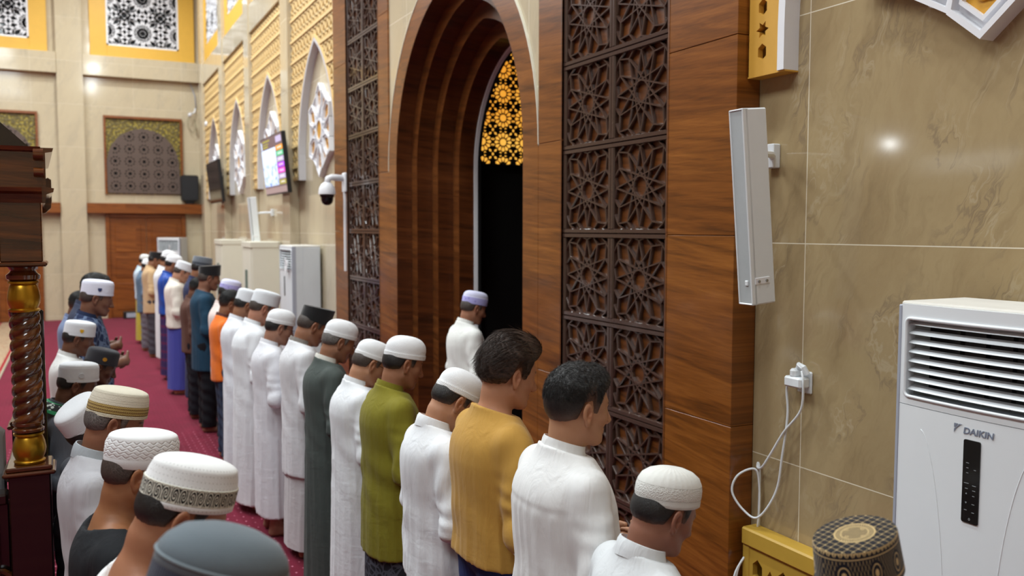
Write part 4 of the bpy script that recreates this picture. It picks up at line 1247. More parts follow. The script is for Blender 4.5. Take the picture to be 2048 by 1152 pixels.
def axis_grid(*seg):
    out = []
    for a, b, st in seg:
        n = max(1, int(round((b - a) / st))); out += [a + (b - a) * i / n for i in range(n)]
    return out + [seg[-1][1]]

# ------------------------------------------------------------ the head, in its own frame (x right, y forward, z up)
def head_core(X, Y, Z, neck=True):
    d = d_ell((0, -.006, .034), (.0735, .0945, .090))(X, Y, Z)
    d = smin(d, d_ell((0, .028, -.025), (.060, .063, .080))(X, Y, Z), .035)
    d = smin(d, d_ell((0, -.062, .000), (.056, .034, .045))(X, Y, Z), .03)
    return d
def head_full(X, Y, Z):
    d = head_core(X, Y, Z)
    A = np.abs(X)
    for a, b, ra, rb, k in (((.052, .002, -.050), (.030, .058, -.088), .018, .018, .03), ((0, .066, -.090), (0, .074, -.092), .021, .019, .025),
                            ((.044, .056, -.016), (.040, .062, -.022), .017, .017, .02), ((0, .083, .030), (.034, .074, .029), .011, .009, .015)):
        d = smin(d, d_cap(a, b, ra, rb)(A, Y, Z), k)
    d = -smin(-d, d_ell((.033, .098, .006), (.017, .018, .013))(A, Y, Z), .012)
    d = smin(d, d_ell((.0315, .0735, .006), (.0135, .0125, .0125))(A, Y, Z), .003)
    d = smin(d, d_cap((0, .088, .016), (0, .111, -.030), .0075, .0115)(A, Y, Z), .012)
    d = smin(d, d_ell((.0125, .099, -.035), (.0085, .0105, .008))(A, Y, Z), .006)
    d = smin(d, d_cap((0, .094, -.060), (.019, .085, -.063), .0065, .0035)(A, Y, Z), .007)
    d = smin(d, d_cap((0, .092, -.070), (.016, .085, -.068), .0070, .0035)(A, Y, Z), .007)
    d = -smin(-d, d_cap((0, .103, -.0652), (.021, .090, -.066), .0012, .001)(A, Y, Z), .004)
    # ears
    c, s = math.cos(.27), math.sin(.27)
    ex, ey, ez = A - .0765, Y + .012, Z + .004
    qx, qy = ex * c + ey * s, -ex * s + ey * c
    qz = ez + 0.18 * ey
    er = d_ell((.006, 0, .004), (.0075, .0200, .033))(qx, qy, qz)
    er = smin(er, d_ell((.004, .004, -.026), (.0065, .0095, .011))(qx, qy, qz), .008)
    er = -smin(-er, d_ell((.0135, .002, .004), (.0100, .0115, .021))(qx, qy, qz), .003)
    er = smin(er, d_cap((.009, .009, -.004), (.009, .012, .004), .004, .003)(qx, qy, qz), .004)
    return smin(d, er, .006)
HL = ([-.105, -.085, -.055, -.034, -.020, .006, .016, .030, .042, .060, .078, .095], [-.050, -.046, -.040, -.030, .032, .040, .000, -.004, .048, .064, .080, .090])
def hair_mesh(name, kind):
    st = .0034
    F = Field(axis_grid((-.12, .12, st)), axis_grid((-.145, .16, st)), axis_grid((-.085, .21, st)))
    X, Y, Z = F.grid((slice(None),) * 3)
    zl = np.interp(np.broadcast_to(Y, F.F.shape).ravel(), *HL).reshape(F.F.shape).astype(np.float32)
    d = head_core(X, Y, Z)
    rise = Z - zl - .0018 * np.sin(X * 330 + Y * 90) - .0012 * np.sin(Y * 410 + X * 150)
    up = np.clip((Z - .0) / .12, 0, 1); g = np.clip(rise / .03, -1, 1)
    if kind == 'crop':
        T = np.where(g < 0, -.006, .0012 + .0055 * g ** 0.6 if False else .0012 + .0058 * np.clip(g, 0, 1) ** 0.7)
    elif kind == 'full':
        fade = np.clip((Z + .05) / .13, 0, 1) ** 1.1
        T = np.where(g < 0, -.006, .0012 + np.clip(g, 0, 1) * (.003 + .018 * fade ** 1.4))
        T = T + np.clip(g, 0, 1) * up * (.0012 * np.sin(X * 330 + 6 * np.sin(Y * 60) + Y * 90) + .0010 * np.sin(Y * 380 - X * 220 + 5 * np.sin(Z * 80)))
        T = T + .010 * np.exp(-((Y - .06) / .03) ** 2) * up
    else:
        fade = np.clip((Z + .045) / .12, 0, 1)
        T = np.where(g < 0, -.006, .0015 + np.clip(g, 0, 1) * (.008 + .020 * fade))
        T = T + (.013 * np.exp(-((Y - .070) / .040) ** 2) + .010 * np.exp(-((Y + .02) / .06) ** 2)) * np.clip((Z - .05) / .08, 0, 1)
        wv = X * 1.0 + .018 * np.sin(Y * 34 + Z * 30) + Z * 0.55 * np.sign(X)
        T = T + np.clip(g, 0, 1) * (.0010 * np.sin(wv * 330) + .0009 * np.sin(wv * 690 + 2 * np.sin(Y * 50)))
    F.F[...] = d - T
    # keep the ear openings and the face clear
    ear = d_ell((.080, -.010, -.012), (.02, .021, .034))(np.abs(X), Y, Z)
    F.F[...] = np.maximum(F.F, -ear + .0)
    F.F[...] = np.maximum(F.F, (np.broadcast_to(-.075 - Z, F.F.shape)))
    V, Qd = surface(F)
    fd = np.clip((V[:, 2] - np.interp(V[:, 1], *HL)) / (.040 if kind == 'crop' else (.085 if kind == 'full' else .055)), 0, 1)
    fade = lambda q: np.repeat(q[:, None], 3, 1)
    if kind == 'crop': return to_mesh(name, V, Qd, fade(fd))
    # fine locks growing out of the shaped mass
    rs = np.random.RandomState(5); P4 = V[Qd]; C = P4.mean(1); N = np.cross(P4[:, 2] - P4[:, 0], P4[:, 3] - P4[:, 1]); A_ = np.linalg.norm(N, axis=1); N = N / A_[:, None]
    N *= np.sign((N * (C - np.array((0, 0, .03)))).sum(1))[:, None]
    zc = np.interp(C[:, 1], *HL); ok = (C[:, 2] - zc > .006) & (C[:, 2] > (.035 if kind == 'full' else -.2)) & ((N * (C - np.array((0, 0, .03)))).sum(1) > .02)
    pr = A_ * ok; n = 7000 if kind == 'full' else 11000; I = rs.choice(len(C), n, p=pr / pr.sum()); p0, nn = C[I] + rs.uniform(-.0015, .0015, (n, 3)), N[I]
    ht = np.clip((p0[:, 2] - zc[I]) / .10, 0.08, 1)[:, None]
    if kind == 'full':
        d0 = np.array((0, .35, -.55)) + rs.normal(0, .35, (n, 3)); L = (.004 + .013 * ht) * rs.uniform(.7, 1.2, (n, 1)); lift = .30
    else:
        d0 = np.stack([np.sign(p0[:, 0]) * -.05, -np.ones(n), -.35 + .3 * np.clip(p0[:, 1] / .08, -1, 1)], 1) + rs.normal(0, .05, (n, 3)); L = (.012 + .030 * ht) * rs.uniform(.7, 1.2, (n, 1)); lift = .03
    t0 = d0 - nn * (d0 * nn).sum(1)[:, None]; t0 /= np.linalg.norm(t0, axis=1)[:, None]; b0 = np.cross(t0, nn); VV = []; m = 5
    wob = rs.normal(0, .08, (n, 1))
    for j in range(m):
        s_ = L * j / (m - 1); c_ = p0 + t0 * s_ + nn * (lift * s_ - s_ * s_ / .19 - .0012) + b0 * wob * s_ * (j / m)
        r_ = .00062 * (1 - .75 * j / (m - 1))
        for k in range(3):
            a = 2.0944 * k; VV.append(c_ + (b0 * math.cos(a) + nn * math.sin(a)) * r_)
    VV = np.stack(VV, 1).reshape(-1, 3); base = (np.arange(n) * (3 * m))[:, None] + len(V); FQ = []
    for j in range(m - 1):
        for k in range(3):
            l = (k + 1) % 3; FQ.append(np.concatenate([base + 3*j + k, base + 3*j + l, base + 3*j + 3 + l, base + 3*j + 3 + k], 1))
    return to_mesh(name, np.concatenate([V, VV]), np.concatenate([Qd] + FQ), fade(np.concatenate([fd, np.ones(len(VV))])))

# ------------------------------------------------------------ the body
NECK = np.array((0, -.036, 1.390))
def head_frame(p):
    """pitch p (radians, positive = bowed): rotation matrix and origin of the head frame"""
    def rx(a, v):
        c, s = math.cos(a), math.sin(a); return np.array((v[0], c * v[1] + s * v[2], -s * v[1] + c * v[2]))
    a = 0.18 + 0.45 * p
    J = NECK + rx(a, np.array((0, .0, .090)))
    O_ = J + rx(p, np.array((0, .026, .064)))
    c, s = math.cos(p), math.sin(p)
    R = np.array(((1, 0, 0), (0, c, s), (0, -s, c)))       # columns = images of head axes
    return R, O_, J
def arm_pts(sg):
    return (np.array((sg * .172, -.034, 1.320)), np.array((sg * .236, -.034, 1.052)), np.array((sg * .085, .165, 1.085)))
def body_mesh(name, p):
    R, O_, J = head_frame(p)
    x0 = .125
    zt = O_[2] + .16; yh = (min(-.14, O_[1] - .13), max(O_[1] + .155, .275))
    F = Field(axis_grid((-.36, -x0, .012), (-x0, x0, .0042), (x0, .36, .012)),
              axis_grid((-.20, yh[0], .012), (yh[0], yh[1], .0045), (yh[1], yh[1] + .02, .01)),
              axis_grid((-.012, 1.02, .013), (1.02, 1.15, .0055), (1.15, 1.37, .012), (1.37, zt, .0042)))
    # trunk
    put_ell(F, (0, -.02, .93), (.155, .105, .12), .05); put_ell(F, (0, -.025, 1.16), (.150, .100, .20), .05)
    put_ell(F, (0, -.035, 1.29), (.160, .098, .11), .05); put_cap(F, (-.14, -.035, 1.325), (.14, -.035, 1.325), .050, .050, .05)
    for sg in (-1, 1): put_cap(F, (sg * .045, -.036, 1.378), (sg * .135, -.036, 1.338), .030, .044, .04)
    put_cap(F, (0, -.035, 1.35), tuple(NECK), .064, .056, .03)
    for sg in (-1, 1):
        put_cap(F, (sg * .085, -.02, .88), (sg * .095, .0, .47), .088, .058, .04); put_cap(F, (sg * .095, .0, .47), (sg * .10, -.035, .08), .056, .036, .03)
        put_cap(F, (sg * .10, -.055, .034), (sg * .115, .085, .030), .030, .034, .03); put_cap(F, (sg * .10, -.03, .08), (sg * .11, .06, .045), .034, .026, .03)
        for t in range(5): put_cap(F, (sg * (.093 + .0135 * t), .09, .018), (sg * (.090 + .0165 * t), .142 - .008 * t - (.006 if t == 0 else 0), .013), .012, .0115 if t == 0 else .0085, .006)
        S_, E_, W_ = arm_pts(sg)
        put_cap(F, S_, E_, .052, .040, .04); put_cap(F, E_, W_, .040, .027, .02)
    # hands folded below the chest, the right over the left wrist
    for sg, dy, zc in ((-1, .0, 1.083), (1, .030, 1.088)):
        wx = sg * .085
        put_cap(F, (wx, .165, 1.085), (sg * .050, .178 + dy, zc), .026, .025, .02)
        for zz in (-.022, 0, .022): put_cap(F, (sg * .055, .176 + dy, zc + zz * .7), (sg * .005, .186 + dy, zc + zz), .018, .013, .015)
        for t in range(4):
            zf = zc + .030 - .0205 * t; L = (.9, 1.0, .95, .75)[t]
            a = np.array((sg * .002, .188 + dy, zf)); b_ = a + np.array((-sg * .036 * L, .004, -.004)); c_ = b_ + np.array((-sg * .024 * L, -.010, -.003)); e_ = c_ + np.array((-sg * .016 * L, -.014, -.002))
            put_cap(F, a, b_, .0095, .0088, .004); put_cap(F, b_, c_, .0088, .0082, .003); put_cap(F, c_, e_, .0082, .0072, .003)
        put_cap(F, (sg * .055, .180 + dy, zc + .026), (sg * .028, .190 + dy, zc + .056), .0125, .0105, .008); put_cap(F, (sg * .028, .190 + dy, zc + .056), (sg * -.002, .192 + dy, zc + .063), .0105, .0085, .003)
    # neck and head
    put_cap(F, tuple(NECK + np.array((0, 0, -.02))), tuple(J), .057, .054, .03)
    hl = R @ np.array((0, -.012, -.035)) + O_
    put_cap(F, tuple(J), tuple(hl), .054, .053, .03)
    q = F.sl((-.13, O_[1] - .15, O_[2] - .17), (.13, O_[1] + .16, O_[2] + .17))
    X, Y, Z = F.grid(q); Y = Y - O_[1]; Z = Z - O_[2]; c, s = math.cos(p), math.sin(p)
    hy, hz = c * Y - s * Z, s * Y + c * Z
    F.F[q] = smin(F.F[q], head_full(X + 0 * hy, hy, hz), .022)
    F.put(lambda X, Y, Z: Z + 0 * X + 0 * Y, (-1, -1, -1), (1, 1, .05), 0.002, 'cut') if False else None
    k = F.sl((-1, -1, -1), (1, 1, .06)); F.F[k] = np.maximum(F.F[k], -(F.ax[2][k[2]] - 0.002)[None, None, :])
    V, Qd = surface(F)
    # natural colouring: brows, lips, lash line, stubble; plus painted shade in the ear hollow
    y, z = V[:, 1] - O_[1], V[:, 2] - O_[2]; hx, hy, hz = np.abs(V[:, 0]), c * y - s * z, s * y + c * z
    t = np.ones((len(V), 3))
    def blend(m, col): t[:] = t * (1 - m[:, None]) + np.array(col) * m[:, None]
    near = (np.abs(hz) < .16) & (hx < .11)
    e = lambda cx, cy, cz, rx_, ry, rz: np.clip(1.6 - 1.6 * (((hx - cx) / rx_) ** 2 + ((hy - cy) / ry) ** 2 + ((hz - cz) / rz) ** 2), 0, 1) * near
    blend(e(0, .10, -.066, .024, .02, .010) * .55, (.78, .50, .48))
    blend(e(.034, .085, .030, .022, .02, .0055) * .85, (.10, .09, .09))
    blend(e(.032, .088, -.001, .015, .012, .0035) * .85, (.10, .08, .08))
    blend(e(0, .085, -.085, .06, .05, .030) * .22, (.45, .45, .48)); blend(e(0, .098, -.052, .026, .02, .007) * .35, (.3, .29, .3))
    blend(e(.082, -.01, .0, .012, .03, .04) * .5, (1.0, .80, .74))
    blend(e(.078, .003, .0, .006, .010, .016) * .5, (.62, .44, .38))
    return to_mesh(name, V, Qd, t), (R, O_)

# ------------------------------------------------------------ garments
def foldnoise(th, z, rnd, ns=(2, 3, 5, 8, 13)):
    out = 0
    for n in ns:
        ph, wz, am = rnd.uniform(0, 6.28), rnd.uniform(-2.2, 2.2), rnd.uniform(.6, 1.2) / n ** 0.62
        v = np.sin(n * th + ph + wz * z + .5 * np.sin(3.1 * z + ph))
        out = out + am * (1 - 2 * np.abs(v) ** 0.8 if n > 3 else v)
    return out
PROF = dict(z=[.0, .1, .5, .80, .98, 1.12, 1.24, 1.31, 1.352, 1.385, 1.41, 1.44],
            a=[.225, .222, .212, .200, .188, .178, .178, .178, .158, .112, .084, .076],
            b=[.165, .162, .152, .145, .138, .136, .134, .126, .110, .090, .077, .070],
            c=[.0, .0, -.003, -.008, -.012, -.018, -.03, -.036, -.036, -.034, -.032, -.030])
_zz = np.linspace(-.2, 1.6, 721)
_kk = np.exp(-(np.arange(-30, 31) * .0025 / .022) ** 2 / 2); _kk /= _kk.sum()
_pt = {k: np.convolve(np.pad(np.interp(_zz, PROF['z'], PROF[k]), 30, 'edge'), _kk, 'valid') for k in 'abc'}
def profile(z, wid=1.0):
    f = lambda k: np.interp(z, _zz, _pt[k])
    a, b, c = f('a'), f('b'), f('c')
    g = 1 + (wid - 1) * np.clip((1.40 - z) / .15, 0, 1)
    return a * g, b * g, c
def garment(name, hem, seed, res=.009, wid=1.0, sleeve='long', fold=1.0, yoke=False, flare=1.0, p=0.4, loose=1.0, drop=0.0):
    rnd = random.Random(seed)
    zlo = hem - .03
    F = Field(axis_grid((-.375, .375, res)), axis_grid((-.235, .25, res)), axis_grid((zlo, 1.47, res)))
    X, Y, Z = F.grid((slice(None),) * 3)
    a, b, c = profile(F.ax[2], wid)
    fl = 1 + (flare - 1) * np.clip((1.0 - F.ax[2]) / .9, 0, 1)
    a = (a * fl)[None, None, :].astype(np.float32); b = (b * fl)[None, None, :].astype(np.float32); c = c[None, None, :].astype(np.float32)
    n = 2.35
    rr = (np.abs(X / a) ** n + np.abs((Y - c) / b) ** n) ** (1 / n)
    d = (rr - 1) * np.minimum(a, b)
    th = np.arctan2(X / a, -(Y - c) / b)
    amp = np.interp(F.ax[2], [.0, .4, .8, 1.05, 1.2, 1.30, 1.36], [.0145, .0120, .0088, .0060, .0034, .0014, .0004])[None, None, :].astype(np.float32) * fold
    fn = foldnoise(th, Z, rnd)
    w2 = np.sin(34 * (Z + .75 * np.abs(X) + .04 * np.sin(9 * X + seed)) + 2.3 * np.sin(9 * Y + seed)) * np.exp(-((Z - 1.02) / .13) ** 2) * .0024 * fold * np.clip(rr, 0, 1.2)
    w3 = np.sin(38 * (Z * .8 + .5 * X + .02 * np.sin(11 * X)) + seed) * np.exp(-((Z - .93) / .16) ** 2) * .0022 * fold
    d = d - amp * fn * .62 - w2 - w3
    if yoke:
        zy = 1.272 + .03 * np.exp(-(X / .09) ** 2) * 0
        d = d - .0026 * np.clip((Z - zy) / .006, 0, 1) * (Y < 0.02)
        gat = np.clip((zy - Z) / .02, 0, 1) * np.clip(1 - (zy - Z) / .42, 0, 1)
        d = d - gat * .0015 * np.sin(X * 125 + 1.4 * np.sin(X * 31 + seed) + Z * 3) * (Y < 0)
    F.F[...] = d
    for sg in (-1, 1):
        S_, E_, W_ = arm_pts(sg)
        put_cap(F, (sg * .060, -.036, 1.368), (sg * .148, -.036, 1.338), .036, .052, .05)
        S_ = S_ + np.array((-sg * .004, 0, .006)); E_ = E_ + np.array((sg * .004, -.008, -.014))
        ra, rb, rc = .064 * loose, .054 * loose, .044 * loose
        def arm(A, B, r0, r1, ph, X, Y, Z):
            base = d_cap(A, B, r0, r1)(X, Y, Z)
            ab = B - A; L = float(np.linalg.norm(ab)); u = ab / L
            t = (X - A[0]) * u[0] + (Y - A[1]) * u[1] + (Z - A[2]) * u[2]
            wv = np.sin(t * 78 + 2.2 * np.sin(X * 17 + Z * 23 + ph) + ph) * .0032 * fold * np.clip(t / L, 0, 1)
            wv = wv + np.sin(t * 24 + X * 40 + Y * 32 + ph) * .0030 * fold
            return base - wv
        if sleeve == 'long':
            F.put(lambda X, Y, Z: arm(E_, W_, rb, rc, seed + sg, X, Y, Z), (-.40, -.25, .92), (.40, .30, 1.25), .018)
            q = F.sl((-.4, -.3, .92), (.4, .3, 1.25))
        else:
            E2 = S_ + (E_ - S_) * (.62 if sleeve == 'short' else 1.0)
        Eu = E_ if sleeve == 'long' else E2
        F.put(lambda X, Y, Z: arm(S_, Eu, ra, rb, seed * 2 + sg, X, Y, Z), (-.40, -.25, .92), (.40, .25, 1.46), .024)
        # armhole seam crease
    F.F[...] = np.maximum(F.F, (zlo + .03 + .006 * np.sin(2 * th + seed)) - Z)
    R, O_, J = head_frame(p); ta = coll_tilt(p)
    F.F[...] = np.maximum(F.F, (Y + .034) * math.sin(ta) + (Z - 1.418 + drop) * math.cos(ta))
    if drop: F.put(d_ell((0, .0, 1.43), (.115, .13, .10)), (-.2, -.25, 1.2), (.2, .25, 1.6), .01, 'cut')
    F.put(d_cap(tuple(NECK + np.array((0, .0, -.035))), tuple(J), .0655, .060), (-.12, -.15, 1.33), (.12, .2, 1.55), .004, 'cut')
    V, Qd = surface(F)
    return to_mesh(name, V, Qd)

def tube_mesh(name, z0, z1, seed, wid=1.0, inner=-.014, amp=.010, n=120, m=60):
    """sarong or skirt of a robe: one folded tube round both legs"""
    rnd = random.Random(seed); mb = MB()
    zs = np.linspace(z0, z1, m + 1); th = np.linspace(0, 2 * PI, n, endpoint=False)
    TH, ZZ = np.meshgrid(th, zs)
    a, b, c = profile(ZZ, wid)
    f = foldnoise(TH, ZZ, rnd) * amp * np.clip(1.1 - ZZ * .6, .3, 1)
    x = (a + inner + f * .6) * np.sin(TH) ; y = c - (b + inner + f * .6) * np.cos(TH)
    V = np.stack([x, y, ZZ], -1).reshape(-1, 3)
    fs = [(i*n+k, i*n+(k+1) % n, (i+1)*n+(k+1) % n, (i+1)*n+k) for i in range(m) for k in range(n)]
    fs += [tuple(range(n-1, -1, -1)), tuple(m*n+k for k in range(n))]
    mb.add(V, fs); return mb.mesh(name, 60, False)
def trouser_mesh(name, seed, hem=.06):
    rnd = random.Random(seed); r = .011
    F = Field(axis_grid((-.27, .27, r)), axis_grid((-.2, .2, r)), axis_grid((hem - .02, 1.02, r)))
    put_ell(F, (0, -.015, .93), (.172, .122, .13), .05)
    for sg in (-1, 1):
        def leg(X, Y, Z):
            q = smin(d_cap((sg * .088, -.018, .88), (sg * .10, .0, .47), .105, .082)(X, Y, Z), d_cap((sg * .10, .0, .47), (sg * .105, -.02, .05), .082, .070)(X, Y, Z), .03)
            return q - .004 * np.sin(Z * 60 + 2 * np.sin(X * 30 + seed) + 2 * np.sin(Y * 25)) * np.clip((.95 - Z) * 2, 0, 1)
        F.put(leg, (-.27, -.2, hem - .02), (.27, .2, 1.0), .03)
    F.F[...] = np.maximum(F.F, hem - F.ax[2][None, None, :]); F.F[...] = np.maximum(F.F, F.ax[2][None, None, :] - 1.0)
    V, Qd = surface(F); return to_mesh(name, V, Qd)
def coll_tilt(p): return .30 + .16 * p
def collar_mesh(name, kind, p=.3):
    """stand, fold or ribbed collar round the neck base"""
    mb = MB(); n = 48; vs = []
    if kind == 'stand': sec = [(.083, -.052), (.0755, -.022), (.0705, .004), (.0685, .016), (.0665, .016), (.0665, -.02), (.067, -.052)]
    elif kind == 'fold': sec = [(.086, -.040), (.0815, -.018), (.0760, .006), (.0725, .018), (.0685, .019), (.0665, .010), (.067, -.035), (.080, -.040)]
    elif kind == 'scarf': sec = [(.080, .006), (.104, -.006), (.140, -.046), (.144, -.054), (.136, -.056), (.098, -.018), (.074, -.004)]
    else: sec = [(.080, -.026), (.0850, -.012), (.0845, -.004), (.080, .002), (.074, .003), (.069, -.002), (.070, -.026)]
    if kind == 'rib': sec = [(r - .006 + (.006 if h < -.02 else 0), h - .016) for r, h in sec]
    m = len(sec)
    for k in range(n):
        a = 2 * PI * k / n
        for r, h in sec:
            x = r * math.sin(a); y = -r * .98 * math.cos(a)
            z = h + (0.004 * math.sin(3 * a) if kind == 'fold' and h < 0 else 0)
            ta = coll_tilt(p); c, s = math.cos(ta), math.sin(ta)
            vs.append((x, c * y + s * max(z, 0) - .033, -s * y + c * z + 1.428))
    fs = [(k*m+i, k*m+(i+1) % m, ((k+1) % n)*m+(i+1) % m, ((k+1) % n)*m+i) for k in range(n) for i in range(m)]
    mb.add(vs, fs); return mb.mesh(name, 45)
# ------------------------------------------------------------ cloth, skin, hair, cap materials
_cache = {}
def memo(key, fn):
    if key not in _cache: _cache[key] = fn()
    return _cache[key]
def cloth(c, rough=0.85, sheen=0.15, weave=0.10, var=0.03):
    def mk():
        m = Mat('cloth_%d_%d_%d' % c, srgb(*c), rough, spec=0.25); b_ = srgb(*c)
        p = m.pos(); n = m.noise(p, 5.0, 3); X = m.xyz(p)
        m.color(m.mix(n, tuple(x * (1 - var) for x in b_), tuple(min(1, x * (1 + var)) for x in b_)))
        wv = (X[0] * 2600.0).sin() * (X[2] * 2600.0).sin()
        fo = m.noise(m.mapv(p, (13, 13, 3.2)), 1.0, 4, 0.55, 1.2) + m.noise(m.mapv(p, (9, 9, 22)), 1.0, 3, 0.5, 0.8) * X[2].smooth(1.2, 0.95) * 0.35
        m.bump(wv * 0.004 + m.noise(p, 55.0, 4) * 0.05 + fo, 0.42, 0.016)
        m.b.inputs['Sheen Weight'].default_value = sheen * min(1.0, sum(c) / 450.0) ** 2; return m.m
    return memo(('cloth', c, rough), mk)
def batik(name, base, fig, scale=26):
    def mk():
        m = Mat(name, srgb(*base), 0.85, spec=0.2); p = m.pos()
        v = m.vor(m.mapv(p, (1, 1, 0.8)), scale, 'DISTANCE_TO_EDGE'); n = m.noise(p, scale * 0.6, 3, 0.6, 1.5)
        m.color(m.mix(v.lt(0.09).mx(n.gt(0.58)), srgb(*base), srgb(*fig))); return m.m
    return memo(name, mk)
def plaid(name, a, b_, c_):
    def mk():
        m = Mat(name, srgb(*a), 0.85, spec=0.2); X = m.xyz(m.pos()); th = X[0].atan2(X[1])
        f1 = ((th * 3.2).fract() - 0.5).abs().lt(0.16); f2 = ((X[2] * 9.0).fract() - 0.5).abs().lt(0.16)
        l = ((th * 6.4).fract() - 0.5).abs().lt(0.05).mx(((X[2] * 18.0).fract() - 0.5).abs().lt(0.05))
        m.color(m.mix(l * 0.7, m.mix((f1 + f2) * 0.5, srgb(*a), srgb(*b_)), srgb(*c_))); return m.m
    return memo(name, mk)
def skin(c):
    def mk():
        m = Mat('skin_%d_%d_%d' % c, srgb(*c), 0.5, spec=0.4); b_ = srgb(*c)
        p = m.pos(); n = m.noise(p, 22, 4); n2 = m.noise(p, 900, 2)
        col = m.mix(n, tuple(x * y for x, y in zip(b_, (0.90, 0.84, 0.80))), tuple(min(1, x * y) for x, y in zip(b_, (1.08, 1.08, 1.08))))
        at = m.n('ShaderNodeAttribute', attribute_name='tint')
        m.color(m.mix(1.0, col, at.outputs['Color'], 'MULTIPLY'))
        m.bump(n2 + m.noise(p, 260, 3) * 1.5, 0.10, 0.0012)
        m.b.inputs['Subsurface Weight'].default_value = 0.12; m.b.inputs['Subsurface Radius'].default_value = (1.0, 0.35, 0.2); m.b.inputs['Subsurface Scale'].default_value = 0.006
        return m.m
    return memo(('skin', c), mk)
def hairmat(c, c2, sc=1.0):
    def mk():
        m = Mat('hair_%d_%d_%d' % c, srgb(*c), 0.42, spec=0.45); p = m.pos()
        st = m.noise(m.mapv(p, (420 * sc, 60 * sc, 150 * sc)), 1.0, 4, 0.7, 0.8)
        at = m.n('ShaderNodeAttribute', attribute_name='tint'); fa_ = m.xyz(at.outputs['Color'])[0]
        stub = m.noise(p, 900, 2)
        m.color(m.mix((fa_ * 1.3 + (stub - 0.5) * 1.2 + 0.12).smooth(0.0, 1.0), srgb(104, 76, 60), m.ramp(st, [(0.35, srgb(*c)), (0.75, srgb(*c2))]))); m.bump(st, 0.55, 0.004); m.rough(st * 0.3 + 0.32); return m.m
    return memo(('hair', c, c2), mk)
BLK = ((17, 15, 15), (40, 36, 35)); BRN = ((24, 18, 15), (84, 58, 44)); GRY = ((62, 58, 56), (140, 134, 130)); FUZ = ((52, 44, 40), (88, 76, 70))
